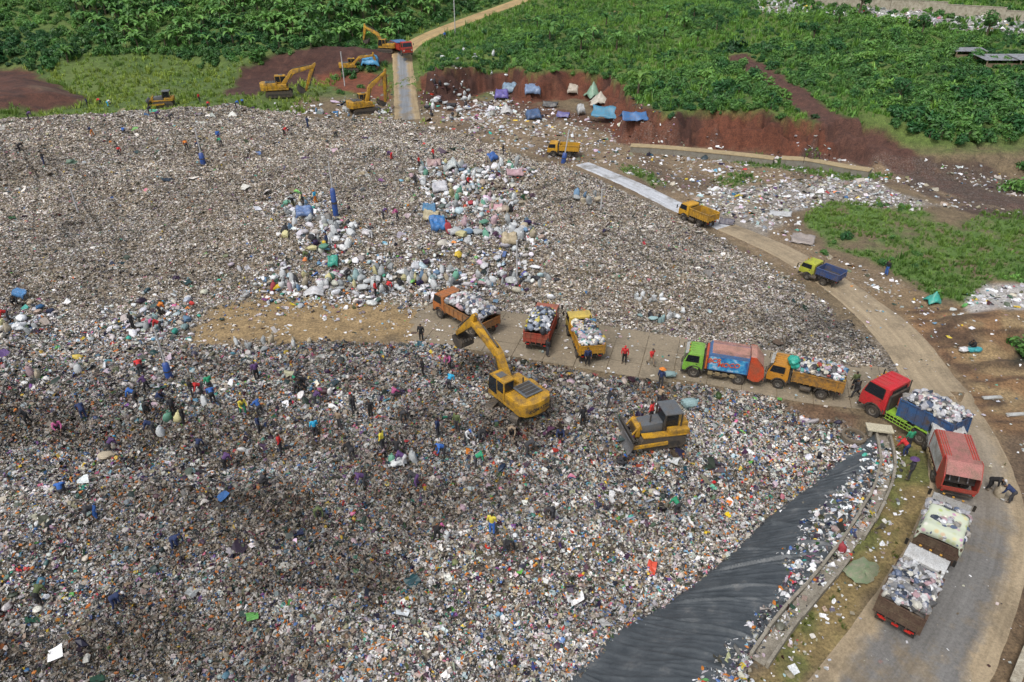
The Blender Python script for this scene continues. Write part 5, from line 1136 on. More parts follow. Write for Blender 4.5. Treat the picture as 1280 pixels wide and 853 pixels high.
LAND = [(640, 470, 'the near excavator'), (815, 530, 'the near bulldozer'), (575, 378, 'the orange dump truck'), (668, 410, 'the red dump truck'), (732, 425, 'the bright yellow truck'), (900, 453, 'the mural compactor truck'), (1140, 505, 'the hooklift truck'), (1205, 580, 'the red compactor truck'),
        (211, 455, 'the blue based pole'), (200, 400, 'the left sack camp'), (15, 395, 'the left edge sacks'), (420, 255, 'the tall blue pole'), (470, 350, 'the long sack row'), (590, 255, 'the tarpaulin sorting camp'), (253, 185, 'the far vent pole'), (205, 122, 'the distant bulldozer'),
        (365, 110, 'the brown bank excavator'), (465, 120, 'the ramp excavator'), (380, 480, 'the tan dirt patch'), (490, 555, 'the central picker group'), (130, 560, 'the left tipping face'), (150, 740, 'the lower left slope'), (580, 680, 'the lower middle slope'), (860, 640, 'the liner slope'), (1130, 570, 'the drainage channel'), (1110, 335, 'the grass flat'), (1215, 440, 'the brown dirt mound'), (40, 170, 'the far left crest')]
POSEW = dict(stand='standing', walk='walking', bend='bending over', reach='leaning forward', crouch='crouching')
people_seen = {}
def person(px, py, top, pants='d', pose='stand', hat=None, deg=None, exact=None, label=None):
    F = POSES[pose]; hgt = dict(stand=1.62, walk=1.6, bend=1.2, reach=1.5, crouch=1.0)[pose]
    q = H(px, py)
    if exact is None:
        dep = q.y*CP-(q.z-CAMH)*SP; q = H(px, py+.45*hgt*.85*FPX/dep)
    deg = random.uniform(0, 360) if deg is None else deg
    o = bpy.data.objects.new('person', F['body']); COL.objects.link(o); o.location = (q.x, q.y, q.z+.05); o.rotation_euler.z = R(deg); s = random.uniform(.97, 1.06); o.scale = (s, s, s)
    for nm, key in (('shirt', top), ('trousers', pants), ('boots', None)):
        c = bpy.data.objects.new(nm, F[nm]); COL.objects.link(c); c.parent = o
        if key: k = random.uniform(.85, 1.1); c.color = (*[v*k for v in PCOL[key][0]], 1)
    hm = 'hair' if hat is None else ('sun_hat' if hat[0] == '*' else 'cap')
    c = bpy.data.objects.new(hm, F[hm]); COL.objects.link(c); c.parent = o
    if hat: c.color = (*PCOL[hat[-1]][0], 1)
    if label is None:
        L = min(LAND, key=lambda L: (L[0]-px)**2+(2*(L[1]-py))**2); dx, dy = px-L[0], py-L[1]
        rel = ('left of' if dx < 0 else 'right of') if abs(dx) > abs(dy)*1.3 else ('beyond' if dy < 0 else 'in front of')
        ht = '' if hat is None else ' and %s %s' % (PCOL[hat[-1]][1], 'sun hat' if hat[0] == '*' else 'cap')
        label = 'person in %s top%s %s %s %s' % (PCOL[top][1], ht, POSEW[pose], rel, L[2])
        if len(label.split()) > 15: label = label.replace(ht, '')
        if label in people_seen: label = label.replace('person in', 'other person in', 1)
        if label in people_seen: label = label.replace('other person in', 'third person in', 1)
        people_seen[label] = 1
    tag(o, label, 'person', 'waste pickers and workers on the landfill'); return o
PPL = '''395 536 c d stand;352 555 r d stand;325 532 n d stand;326 511 b d reach;380 480 k k bend;372 484 d k reach;395 500 p d bend *m;562 480 c d bend;529 460 k k stand;562 453 m k reach;479 551 y d stand;497 563 k k reach;464 512 k k stand;443 507 d d stand;
596 576 g d bend;584 546 w d reach b;554 563 b d bend;548 536 n d stand;572 529 v d stand;440 566 k d bend;425 526 t d stand;493 491 m d crouch;371 474 d g reach;505 521 d d bend;322 466 p k stand;140 559 p d bend c;36 521 d k reach o;106 516 n n bend;170 495 b d bend;
185 511 k k bend;218 509 d k stand;231 521 k k stand;267 496 b k bend;241 487 k d stand;252 486 r d bend;264 481 g d stand;185 481 p k reach;177 461 r d bend;200 497 n d crouch;192 534 n d bend;305 509 y g reach;283 579 p k bend;78 610 b d crouch;74 533 m d crouch;
52 745 v k bend t;147 750 n n bend w;221 677 n n bend;547 665 k k reach m;615 655 y b stand;634 682 k d bend;684 437 k d stand;734 448 n k stand;728 522 k k stand;813 517 r d stand;823 497 t d reach o;825 475 n d stand *o;845 634 g d bend;775 576 d d crouch b;
1069 488 d d walk k;1066 478 v k stand;1133 550 g d stand;1129 561 r n bend r;1135 588 d d stand *p;1215 432 k k crouch;470 364 r k stand;527 418 k k stand;410 304 n k stand;464 292 d w reach r;497 270 m d reach;380 254 k d stand;395 249 c o stand o;366 254 k k bend;386 323 v d bend;
480 269 p d bend;434 345 k d bend;485 362 r d bend;585 230 r k reach;520 228 d d stand;201 388 o k bend c;167 403 k k stand;201 408 r d bend *m;11 395 r d bend *r;21 377 k k crouch;110 130 n d stand;126 129 r d bend;136 131 w c bend;187 139 k k bend;197 146 p d bend;214 149 d d bend;
250 124 r d stand;261 134 r d bend;296 132 b d bend;304 130 b k bend;116 166 n o reach;155 164 b d crouch;37 147 p d bend;274 172 b p stand;277 180 g d bend;234 184 o d bend;250 185 n d bend o;26 186 k k bend;56 201 k n stand;150 192 r d bend;385 155 n n stand;356 166 r k bend;420 169 t d bend;
489 196 p r bend;524 205 r k stand;629 189 k k stand;542 195 r d stand;556 46 b d stand;601 545 k d bend;660 560 d d bend;700 545 n k reach;520 600 d p bend;455 600 p d bend;250 560 n d bend;330 600 d k crouch;120 640 d b bend;400 640 v d bend;690 640 d d bend;760 500 k d reach;640 540 t k bend;505 575 p w bend'''
for it in PPL.replace('\n', '').split(';'):
    f = it.split(); person(float(f[0]), float(f[1]), f[2], f[3], f[4], f[5] if len(f) > 5 else None)
person(780, 455, 'r', 'k', 'stand', 'r', 250, True, 'person in red top and dark trousers walking on the apron, left of two'); person(813, 457, 'r', 't', 'walk', None, 300, True, 'person in red top and pale trousers on the apron, right of two')
person(1236, 613, 'k', 'k', 'bend', 'w', -50, True, 'person in black with white cap pulling a sack behind the red compactor truck'); person(1260, 628, 'n', 'd', 'bend', 'd', 140, True, 'person in dark blue bending over the other end of the dragged sack')
person(1107, 345, 'k', 'b', 'stand', None, 200, True, 'person in black top and blue trousers beside the grass flat')

# ================================================================== stuffed sacks, each its own thing
sack_m = objcolor_mat('sack_weave', .75, .3, 14)
def sack_mesh(seed):
    r = random.Random(seed); mb = MB(); fat = r.uniform(.85, 1.1)
    pr = [(.16, 0), (.31, .03), (.37, .16), (.36, .34), (.38, .52), (.33, .70), (.25, .84), (.12, .92), (.06, .96), (.13, 1.04), (.03, 1.05)]
    mb.lathe([(a*fat*r.uniform(.88, 1.1), b*r.uniform(.97, 1.03)) for a, b in pr], 14)
    ph = [r.uniform(0, 6) for _ in range(6)]; sq = r.uniform(.6, .85)
    mb.v = [((x*(1+.13*math.sin(3*math.atan2(y, x)+ph[0]+5*z)+.07*r.gauss(0, 1))+.10*math.sin(2.5*z+ph[1])), y*(1+.13*math.sin(2*math.atan2(y, x)+ph[2]+4*z)+.07*r.gauss(0, 1))*sq+.07*math.sin(3*z+ph[4]), z*(1+.10*x)+.03*r.gauss(0, 1)) for x, y, z in mb.v]
    return mb.mesh('sack', sack_m, True, 42)
SACKS = [sack_mesh(600+i) for i in range(6)]
SC = dict(white=(.58, .60, .60), grey=(.34, .36, .36), tan=(.42, .36, .26), teal=(.26, .38, .38), black=(.03, .03, .035), blue=(.14, .24, .36), red=(.36, .05, .06), yellow=(.5, .46, .24), green=(.14, .34, .24), pink=(.45, .32, .34))
def sack(px, py, cname, label, group, s=1.0, lie=None):
    q = H(px, py); o = bpy.data.objects.new('sack', random.choice(SACKS)); COL.objects.link(o)
    lie = random.random() < .3 if lie is None else lie; s *= random.uniform(.6, .95)
    o.location = (q.x, q.y, q.z+(.28*s if lie else -.03)); o.rotation_euler = (R(80) if lie else random.gauss(0, .1), random.gauss(0, .1), random.uniform(0, 6.28)); o.scale = (s, s, s*random.uniform(.9, 1.15))
    k = random.uniform(.75, 1.15); o.color = (*[min(.75, v*k) for v in SC[cname]], 1)
    return tag(o, label % cname, 'sack', group)
def camp(n, cx, cy, rx, ry, place, group, cols='white white white white white grey grey grey grey tan tan teal black blue pink yellow green red white grey', s=1.0, mind=4.5, flat=.35):
    got = []; cl = cols.split(); tries = 0
    while len(got) < n and tries < 4000:
        tries += 1; a = rr_.uniform(0, 6.28); q = math.sqrt(rr_.random()); x, y = cx+rx*q*math.cos(a), cy+ry*q*math.sin(a)
        if all((x-u)**2+(2.0*(y-v))**2 > mind*mind for u, v in got):
            got.append((x, y)); sack(x, y, rr_.choice(cl), '%s stuffed sack '+place, group, s, rr_.random() < flat)
rr_ = random.Random(77)
camp(30, 405, 295, 55, 20, 'in the sack camp around the blue wrapped vent pole', 'sacks around the vent pole', s=1.15)
camp(12, 375, 262, 30, 10, 'behind the blue tarpaulin of the vent pole camp', 'sacks behind the vent pole camp', s=1.1)
camp(22, 370, 356, 45, 11, 'at the left end of the long sack row', 'sacks at the left of the row', s=1.05)
camp(32, 470, 352, 60, 14, 'in the middle of the long sack row', 'sacks in the middle of the row', s=1.15)
camp(26, 575, 350, 55, 12, 'at the right of the long row, beyond the orange truck', 'sacks right in the row', s=1.05)
camp(16, 660, 352, 35, 7, 'beside the short vent pole beyond the red truck', 'sacks beyond the red truck', 'white grey grey black', s=.85)
camp(26, 560, 220, 48, 16, 'in the upper part of the tarpaulin sorting camp', 'sacks in the upper sorting camp', s=1.1)
camp(24, 600, 255, 55, 14, 'in the middle of the tarpaulin sorting camp', 'sacks in the middle sorting camp', s=1.1)
camp(26, 620, 292, 60, 13, 'along the front of the tarpaulin sorting camp', 'sacks at the front of the sorting camp', s=1.3)
camp(12, 645, 210, 28, 10, 'at the right edge of the sorting camp', 'sacks right of the sorting camp')
camp(12, 200, 404, 45, 10, 'in the small sack camp at left', 'sacks in the small left camp', s=1.0)
camp(9, 345, 433, 60, 7, 'on the lower edge of the tan dirt patch', 'sacks below the dirt patch', 'white grey grey tan', s=.9)
camp(10, 28, 410, 28, 8, 'at the left edge of the photo', 'sacks at the left edge', s=1.0)
camp(8, 735, 248, 14, 8, 'beside the thin vent pole on the open plateau', 'sacks on the open plateau', 'blue grey grey teal tan', s=1.1)
camp(11, 812, 374, 22, 4, 'in the short pale row on the slope beyond the yellow truck', 'pale sacks on the slope', 'white white grey', s=.75, mind=3.5)
camp(12, 835, 398, 35, 6, 'in the lower row beside the apron edge', 'sacks near the apron edge', 'white grey black black teal', s=.8)
camp(30, 558, 128, 36, 26, 'piled right of the concrete ramp', 'sacks right of the ramp', 'white white white grey grey black', s=1.45, flat=.75)
camp(9, 585, 74, 40, 10, 'on the terrace above the first red cut', 'sacks above the red cut', 'white white grey', s=1.3, flat=.8)
camp(9, 430, 142, 40, 6, 'beside the excavator left of the ramp', 'sacks by the ramp excavator', 'white grey blue', s=1.0)
for x, y, c, lb, s in ((1250, 622, 'tan', '%s dragged sack between two workers on the road shoulder', 1.25), (202, 545, 'white', '%s sack slung by the bending person at left', 1.0), (128, 573, 'tan', '%s half full sack beside the person in purple', 1.0), (212, 526, 'green', '%s sack in the group of pickers left of the tipping face', 1.0), (222, 526, 'yellow', '%s sack beside the green sack in the picker group', 1.0),
                       (490, 577, 'green', '%s sack in the picker group at the centre of the tipping face', 1.0), (506, 580, 'white', '%s sack standing in the centre picker group', 1.15), (518, 576, 'grey', '%s sack leaning in the centre picker group', 1.0), (559, 672, 'white', '%s sack behind the dark clothed picker on the lower slope', .9), (855, 512, 'teal', '%s bulging sack behind the bulldozer roof', 1.5), (830, 473, 'teal', '%s tall sack by the picker with orange hat', 1.4), (38, 470, 'pink', '%s sack near the left edge of the tipping face', 1.1), (48, 474, 'tan', '%s sack beside the pink sack near the left edge', 1.1), (100, 466, 'white', '%s sack lying left of the blue wrapped pole', 1.2), (255, 507, 'white', '%s long sack held by a bending picker', 1.1), (1050, 690, 'red', '%s bag on the bank beside the liner', .7)):
    o = sack(x, y, c, lb, None, s)

# ================================================================== poles, shelters, walls and other things
pvc = paint('pipe_white', (.60, .61, .62), .4, .5); bluewrap = paint('blue_wrap', (.02, .09, .36), .3, .5); conc = paint('concrete_wall', (.33, .30, .24), .6, .9, dirtcol=(.14, .12, .09)); conc_l = paint('pale_concrete', (.50, .46, .36), .5, .9)
wood = paint('timber', (.28, .21, .13), .5, .9); tin = paint('tin_sheet', (.42, .44, .47), .5, .4, .4)
def vent_pole(bx, by, topy, label, wrap=True, lean=0.0, r=.07, wrap_h=None):
    q = H(bx, by); dep = q.y*CP-(q.z-CAMH)*SP; h = (by-topy)/(.85*FPX/dep)
    o = empty('vent_pole', q); tag(o, label, 'pole'); o.rotation_euler.y = R(lean); s = dep/55
    MB().cyl((0, 0, -.4), (0, 0, h), r*s**.5, r*s**.5, 10).build('pipe', pvc, o, True)
    MB().cyl((0, 0, h-.05), (0, 0, h+.04), r*1.3*s**.5, r*1.3*s**.5, 10).build('cap', pvc, o)
    if wrap:
        wh = wrap_h or h*.32; mb = MB(); R_ = .26*s**.4; mb.lathe([(R_*.9, -.2), (R_, 0), (R_*1.05, wh*.5), (R_*.95, wh*.92), (R_*.5, wh), (.05, wh+.03)], 12); mb.build('blue_wrap', bluewrap, o, True, 50)
        MB().lathe([(R_*1.12, wh*.45), (R_*1.14, wh*.48), (R_*1.12, wh*.52)], 12).build('tie_band', steel_dark, o)
    return o
vent_pole(212, 473, 411, 'white vent pole with blue wrapped base left of the tan dirt patch')
vent_pole(254, 205, 168, 'white vent pole with small blue base far up the heap')
vent_pole(98, 266, 239, 'thin white vent pole standing alone on the left plateau', False)
vent_pole(420, 270, 212, 'tall vent pole with thick blue wrap in the sack camp', True, 0, .06, 3.2)
vent_pole(646, 348, 305, 'white vent pole beside the pale sacks beyond the red truck', False)
vent_pole(751, 262, 240, 'thin vent pole beside sacks on the open plateau', False)
vent_pole(704, 204, 169, 'leaning white vent pole with blue base in front of the yellow tipper', True, 8)
vent_pole(431, 108, 74, 'thin pole on the red bank left of the ramp', False)
vent_pole(569, 42, 8, 'thin utility pole beside the pale hill road', False)

def tarp_mat(name, col): return paint(name, col, .35, .45, scale=2.5)
def tarp(px, py, w, d, h, col, cname, label, rz=0.0, sag=.25, peak='ridge', seed=1, poles=True):
    """sheet slung over poles: peak 'ridge', 'tent' or 'lean'"""
    sc = .72 if py > 190 else .9; w, d, h = w*sc, d*sc, h*sc; rz = rz+random.uniform(-14, 14)
    q = H(px, py); o = empty('shelter', q, R(rz)); tag(o, label, 'shelter'); n = 15; V = []
    for j in range(n):
        for i in range(n):
            u, v = i/(n-1)*2-1, j/(n-1)*2-1
            if peak == 'ridge': z = h*(1-.75*abs(v))-sag*(1-u*u)*.5
            elif peak == 'tent': z = h*(1-.95*min(1, math.hypot(u, v)*.8))
            else: z = h*(.80+.20*v)-sag*(1-u*u)*(1-v*v)-h*.55*max(0, (abs(u)-.75)/.25)**1.5*(1 if seed % 3 else .3)-h*.35*max(0, (-v-.7)/.3)**1.5
            a_, b_ = np.array([u*2.4+seed*7.]), np.array([v*2.4]); z += .20*h*float(fbm(a_, b_, 5)[0])+.05*float(vn(a_*4, b_*4, 6)[0])
            V.append((u*w/2*(1+.12*float(vn(a_, b_+9, 7)[0])), v*d/2*(1+.12*float(vn(a_+5, b_, 8)[0])), max(.05, z)))
    m = link_mesh('sheet', grid_mesh('sheet', n, n, V), o, tarp_mat('tarp_'+cname, col)); so = m.modifiers.new('th', 'SOLIDIFY'); so.thickness = .02
    if poles:
        for u, v in ((-1, -1), (1, -1), (-1, 1), (1, 1), (0, 0)):
            iz = V[int((v+1)/2*(n-1))*n+int((u+1)/2*(n-1))][2]; MB().cyl((u*w/2*.97, v*d/2*.97, -.2), (u*w/2*.97, v*d/2*.97, iz), .035, .035, 6).build('pole', wood, o)
    return o
tarp(765, 147, 7.5, 4.0, 2.3, (.05, .26, .42), 'sea_blue', 'large blue green tarpaulin shelter below the red cut bank', -8, .4, 'ridge', 1)
tarp(792, 151, 4.5, 2.6, 1.7, (.04, .17, .42), 'strong_blue', 'low bright blue tarpaulin at the right end of the shelters', -5, .3, 'ridge', 2)
tarp(741, 122, 3.0, 3.0, 3.2, (.24, .42, .30), 'mint', 'pointed pale green tent against the red cut', 10, .1, 'tent', 3, False)
tarp(750, 130, 4.2, 3.0, 2.4, (.55, .52, .44), 'cream', 'cream white tent between the green tent and the blue tarpaulin', 0, .2, 'tent', 4, False)
tarp(716, 118, 2.6, 2.0, 2.0, (.52, .46, .38), 'beige', 'small beige shelter under the red cut left of the green tent', 0, .1, 'lean', 5)
tarp(665, 119, 3.4, 2.4, 2.2, (.20, .30, .48), 'dusty_blue', 'blue roofed hut under the second red cut', 0, .1, 'lean', 6)
tarp(637, 117, 3.6, 2.4, 2.2, (.22, .34, .46), 'grey_blue', 'grey blue roofed hut, left of the blue roofed one', 0, .1, 'lean', 7)
tarp(627, 124, 3.2, 2.2, 1.9, (.14, .12, .42), 'violet_blue', 'violet blue hut in front of the grey blue hut', 0, .1, 'lean', 8)
tarp(633, 141, 2.6, 2.4, 1.8, (.6, .6, .6), 'white', 'small pointed white tent on the dirt below the huts', 0, .1, 'tent', 9, False)
tarp(667, 149, 3.0, 2.2, 1.7, (.05, .12, .26), 'deep_blue', 'dark blue shelter with pale top on the dirt flat', 0, .1, 'lean', 10)
tarp(704, 147, 2.4, 1.8, 1.2, (.10, .10, .32), 'indigo', 'low indigo sheet over bundles right of the dark blue shelter', 0, .1, 'ridge', 11)
tarp(688, 134, 3.2, 1.8, 1.2, (.05, .06, .07), 'black', 'low black shelter among litter in front of the huts', 0, .1, 'ridge', 12)
tarp(726, 143, 1.6, 1.6, 1.9, (.5, .52, .52), 'pale', 'upright pale booth on the litter terrace', 0, .0, 'lean', 13)
tarp(463, 82, 4.6, 3.4, 2.2, (.06, .34, .62), 'sky', 'bright blue tarpaulin left of the top of the ramp', 0, .2, 'lean', 14)
tarp(548, 290, 2.4, 2.0, 2.2, (.03, .20, .52), 'vivid', 'bright blue tarpaulin hanging in the sorting camp', 20, .2, 'lean', 15)
tarp(540, 276, 2.6, 1.4, 1.8, (.50, .44, .28), 'straw', 'straw coloured sheet above the bright blue tarpaulin', -20, .2, 'ridge', 16)
tarp(537, 266, 2.0, 1.2, 1.6, (.05, .22, .42), 'mid_blue', 'small blue sheet at the left of the sorting camp', 0, .2, 'ridge', 17)
tarp(550, 240, 2.6, 1.8, 1.6, (.55, .56, .6), 'grey_white', 'grey white sheet slung on poles in the sorting camp', 0, .5, 'lean', 18)
tarp(566, 212, 2.4, 2.0, 2.4, (.52, .58, .58), 'ice', 'pointed pale tent at the top of the sorting camp', 0, .1, 'tent', 19, False)
tarp(543, 208, 2.4, 1.6, 1.5, (.42, .28, .27), 'dusty_pink', 'dusty pink sheet shelter left of the pointed pale tent', 0, .2, 'ridge', 20)
tarp(616, 202, 2.0, 1.2, 1.6, (.03, .14, .46), 'royal', 'royal blue sheet tilted at the upper right of the sorting camp', 35, .1, 'lean', 21)
tarp(643, 220, 2.8, 1.6, 1.4, (.5, .32, .36), 'rose', 'rose and grey sheet over bundles at the right of the camp', 0, .2, 'ridge', 22)
tarp(620, 262, 2.0, 1.4, 1.0, (.55, .30, .34), 'salmon', 'salmon pink sheet low in the middle of the sorting camp', 0, .1, 'ridge', 23)
tarp(637, 307, 2.2, 1.4, 1.7, (.48, .40, .26), 'sand', 'sand coloured board leaning at the front of the sorting camp', 15, .0, 'lean', 24)
tarp(381, 272, 2.6, 1.6, 1.7, (.12, .22, .45), 'striped_blue', 'blue and white sheet shelter left of the thick blue pole', 0, .2, 'lean', 25)
tarp(405, 276, 2.4, 1.2, .8, (.20, .20, .19), 'slate', 'low grey slab shelter in front of the thick blue pole', 0, .0, 'lean', 26)
tarp(417, 334, 1.4, 1.2, 1.5, (.03, .36, .27), 'emerald', 'emerald green sheet standing behind the long sack row', 0, .1, 'lean', 27)
tarp(394, 366, 2.6, 2.0, 1.0, (.60, .61, .63), 'snow', 'heap of white netting at the front of the long sack row', 0, .1, 'tent', 28, False)
tarp(1166, 378, 1.8, 1.6, 1.6, (.03, .42, .34), 'turquoise', 'turquoise tarpaulin tent at the edge of the grass flat', 10, .1, 'tent', 29, False)
tarp(1003, 303, 3.4, 2.2, 1.0, (.34, .30, .28), 'mud', 'collapsed brown shelter with pale sheets left of the grass flat', -10, .2, 'lean', 30)
tarp(975, 268, 3.6, 2.2, .6, (.55, .57, .58), 'chalk', 'pale sheets spread on the ground left of the grass flat', 0, .1, 'ridge', 31, False)
tarp(908, 280, 2.4, 1.4, 1.0, (.08, .08, .12), 'ink', 'dark sheet heap behind the yellow tipper on the track', -25, .2, 'ridge', 32, False)
tarp(26, 372, 2.4, .8, 1.1, (.04, .20, .45), 'flag_blue', 'narrow blue sheet tilted above the left edge sacks', -35, .1, 'lean', 33)

# ---- drainage channel between verge and liner: two rows of wall panels and a floor
def channel():
    o = empty('drainage_channel'); tag(o, 'narrow broken concrete drainage channel between the liner and the verge', 'channel')
    arc = np.concatenate([[0], np.cumsum(np.linalg.norm(np.diff(LIN_W, axis=0), axis=1))]); L = arc[-1]; st = 1.9; k = 0; s = 0
    at = lambda s: np.array([np.interp(s, arc, LIN_W[:, i]) for i in (0, 1)])
    r = random.Random(4)
    while s+st < L-8:
        a, b = at(s), at(s+st-.03); d = (b-a)/np.linalg.norm(b-a); nn = np.array([-d[1], d[0]])
        za, zb = h0(np.array([a, b])); yaw = math.atan2(d[1], d[0]); ln = np.linalg.norm(b-a)
        for off, drop in ((.55, r.random() < .12), (-.30, r.random() < .06)):
            if drop: continue
            h = r.uniform(.42, .58); M = T(a[0]+nn[0]*off, a[1]+nn[1]*off, za-.12, r.gauss(0, .03), -math.atan2(zb-za, ln), yaw+r.gauss(0, .012))
            MB().box(0, ln, -.08, .08, 0, h, M, .015).build('wall_panel', conc, o)
        M = T(a[0]+nn[0]*.12, a[1]+nn[1]*.12, za-.02, 0, -math.atan2(zb-za, ln), yaw); MB().box(0, ln, -.32, .32, 0, .08, M).build('floor_slab', conc, o)
        s += st; k += 1
channel()
q = H(1097, 543); o = MB().box(-.85, .85, -.42, .42, .45, .60, None, .03).build('concrete_slab', paint('cream_slab', (.56, .52, .38), .25, .8)); o.location = q; o.rotation_euler.z = R(-12); tag(o, 'cream concrete slab lying across the head of the drainage channel', 'slab')
for s in (-.6, .6): MB().box(s-.1, s+.1, -.38, .38, 0, .45).build('support', conc, o)
q = H(1066, 549); mb = MB(); mb.lathe([(.75, -.2), (.82, .0), (.82, .35), (.72, .4), (.62, .38), (.6, 0), (.6, -.2)], 24); o = mb.build('concrete_ring', paint('ring_concrete', (.16, .135, .10), .6, .9), None, True, 40); o.location = q; tag(o, 'earth stained concrete ring half buried beside the liner head', 'ring')
q = H(1077, 716); mb = MB(); n = 20; mb.lathe([(1.0, .05), (.98, .12), (.6, .20), (.25, .26), (.03, .28)], n); rq = random.Random(6); mb.v = [(x*(1+.10*math.sin(3*math.atan2(y, x)+1)+.05*rq.gauss(0, 1)), y*(1+.12*math.sin(2*math.atan2(y, x))+.05*rq.gauss(0, 1)), z+.05*rq.gauss(0, 1)) for x, y, z in mb.v]; o = mb.build('parasol_top', paint('faded_parasol', (.17, .25, .13), .9, .7, dirtcol=(.30, .28, .2), scale=3.5), None, True, 60); o.location = q; o.rotation_euler = (R(8), R(5), R(20)); o.scale = (1.15, .72, 1); tag(o, 'faded green oval cover lying on the verge beside the road', 'cover')
q = H(1212, 440); mb = MB()
for k, (x, c) in enumerate(((-.55, (.6, .6, .6)), (0, (.05, .35, .38)), (.5, (.05, .32, .36)))): vs, fs = _cr[k]; mb.add(vs, fs, T(x, 0, .25)@Matrix.Diagonal((.42, .3, .24, 1)), c)
o = mb.build('cloth_bundle', bag_m); o.location = q; tag(o, 'white and turquoise bundle on the brown dirt mound beside a crouching person', 'bundle')
for x, y, w_, lb in ((1240, 498, 1.6, 'pale broken board on the red dirt right of the hooklift truck'), (1272, 519, 1.8, 'long pale board at the right edge on red dirt')):
    q = H(x, y); o = MB().box(-w_/2, w_/2, -.16, .16, .02, .12, None, .02).build('broken_board', white_p); o.location = q; o.rotation_euler = (R(4), R(3), R(8)); tag(o, lb, 'board')

# ---- walls
def panel_wall(name, pts, h, pw, mat, cap, label, thick=.25, step=False, zs=None):
    o = empty(name); tag(o, label, 'wall'); L = smooth_line(HW(pts), 1.0); arc = np.concatenate([[0], np.cumsum(np.linalg.norm(np.diff(L, axis=0), axis=1))]); s = 0; k = 0
    while s+pw < arc[-1]:
        a, b = [np.array([np.interp(t, arc, L[:, i]) for i in (0, 1)]) for t in (s, s+pw-.04)]; d = b-a; ln = np.linalg.norm(d); yaw = math.atan2(d[1], d[0]); za, zb = hq(np.array([a, b]))
        z = max(za, zb) if step else za; pit = 0 if step else -math.atan2(zb-za, ln)
        M = T(a[0], a[1], z, 0, pit, yaw); p = MB().box(0, ln, -thick/2, thick/2, -.8, h, M, .02).build('panel', mat, o)
        MB().box(-.02, ln+.02, -thick/2-.06, thick/2+.06, h+.002, h+.10, M).build('coping', cap, p); s += pw; k += 1
    return o
tan_top = paint('sandy_coping', (.46, .36, .20), .4, .9)
def path_wall(pts, label):
    o = panel_wall('retaining_wall', pts, .85, 3.0, paint('grey_wall', (.27, .26, .22), .5, .9), tan_top, label, 1.7); return o
path_wall([(788, 189), (850, 193), (910, 199), (972, 206)], 'low grey retaining wall with sandy top across the dirt flat, left part')
path_wall([(976, 205), (1040, 213), (1108, 224)], 'low grey retaining wall with sandy top, right part by the brown track')
panel_wall('boundary_wall', [(940, 0), (1020, 4), (1100, 10), (1160, 14), (1220, 20), (1300, 30)], 1.9, 5.5, conc_l, conc_l, 'pale stepped concrete wall along the far hilltop at upper right', .25, True)
panel_wall('low_wall', [(1300, 775), (1284, 810), (1268, 850), (1250, 895)], .5, 1.8, conc, conc_l, 'low concrete wall at the bottom right corner of the photo', .3)
def shed(px, py, w, d, label, rz=0):
    q = H(px, py); o = empty('shed', q, R(rz)); o.scale = (1, 1, .55); tag(o, label, 'shed')
    for x in (-1, 1):
        for y in (-1, 1): MB().box(x*w*.45-.08, x*w*.45+.08, y*d*.45-.08, y*d*.45+.08, -.5, 2.2+(y > 0)*.5).build('post', wood, o)
    mb = MB(); n = 24
    for k in range(n):
        x0, x1 = -w/2+w*k/n, -w/2+w*(k+1)/n; zz = .05*(k % 2); mb.add([(x0, -d/2, 2.2+zz), (x1, -d/2, 2.25-zz), (x1, d/2, 2.85-zz), (x0, d/2, 2.8+zz)], [(0, 1, 2, 3)])
    rf = mb.build('roof', tin, o); so = rf.modifiers.new('th', 'SOLIDIFY'); so.thickness = .03
    MB().box(-w*.44, w*.44, d*.40, d*.43, -.3, 2.4).build('back_wall', wood, o); MB().box(-w*.44, w*.44, -d*.43, -d*.40, -.3, 1.2).build('front_wall', wood, o)
    return o
shed(1249, 82, 8, 4.5, 'grey tin roofed shed at the upper right, left of two'); shed(1284, 82, 6, 4.5, 'grey tin roofed shed at the right edge, right of two'); shed(1208, 72, 6, 2.5, 'small low tin shed left of the larger tin roofs')
# spare wheel-loader sized digger half hidden on the brown bank
q = H(438, 88); e5 = excavator('small yellow digger half hidden by the brown bank near the thin pole', 20, -70, -140); put(e5, q.x, q.y, 10, -.2); e5.scale = (.9,)*3

# ================================================================== vegetation
def leaf_mat(name, kind):
    m, n, l, b = newmat(name)
    if kind == 'INSTANCER':
        at = n.new('ShaderNodeAttribute'); at.attribute_type = 'INSTANCER'; at.attribute_name = 'col'; base = at.outputs['Color']
    else:
        oi = n.new('ShaderNodeObjectInfo'); base = oi.outputs['Color']
    lv = n.new('ShaderNodeAttribute'); lv.attribute_name = 'col'
    c = mix_node(n, l, 1.0, base, lv.outputs['Color'], 'MULTIPLY')
    l.new(c, b.inputs['Base Color']); b.inputs['Roughness'].default_value = .55
    t = n.new('ShaderNodeBsdfTranslucent'); l.new(c, t.inputs['Color'])
    mx = n.new('ShaderNodeMixShader'); mx.inputs[0].default_value = .3
    l.new(b.outputs[0], mx.inputs[1]); l.new(t.outputs[0], mx.inputs[2]); l.new(mx.outputs[0], n['Material Output'].inputs[0])
    return m
leaf_i, leaf_o = leaf_mat('leaf_mass', 'INSTANCER'), leaf_mat('leaf', 'OBJECT')
bark = paint('bark', (.10, .075, .05), .4, .9)
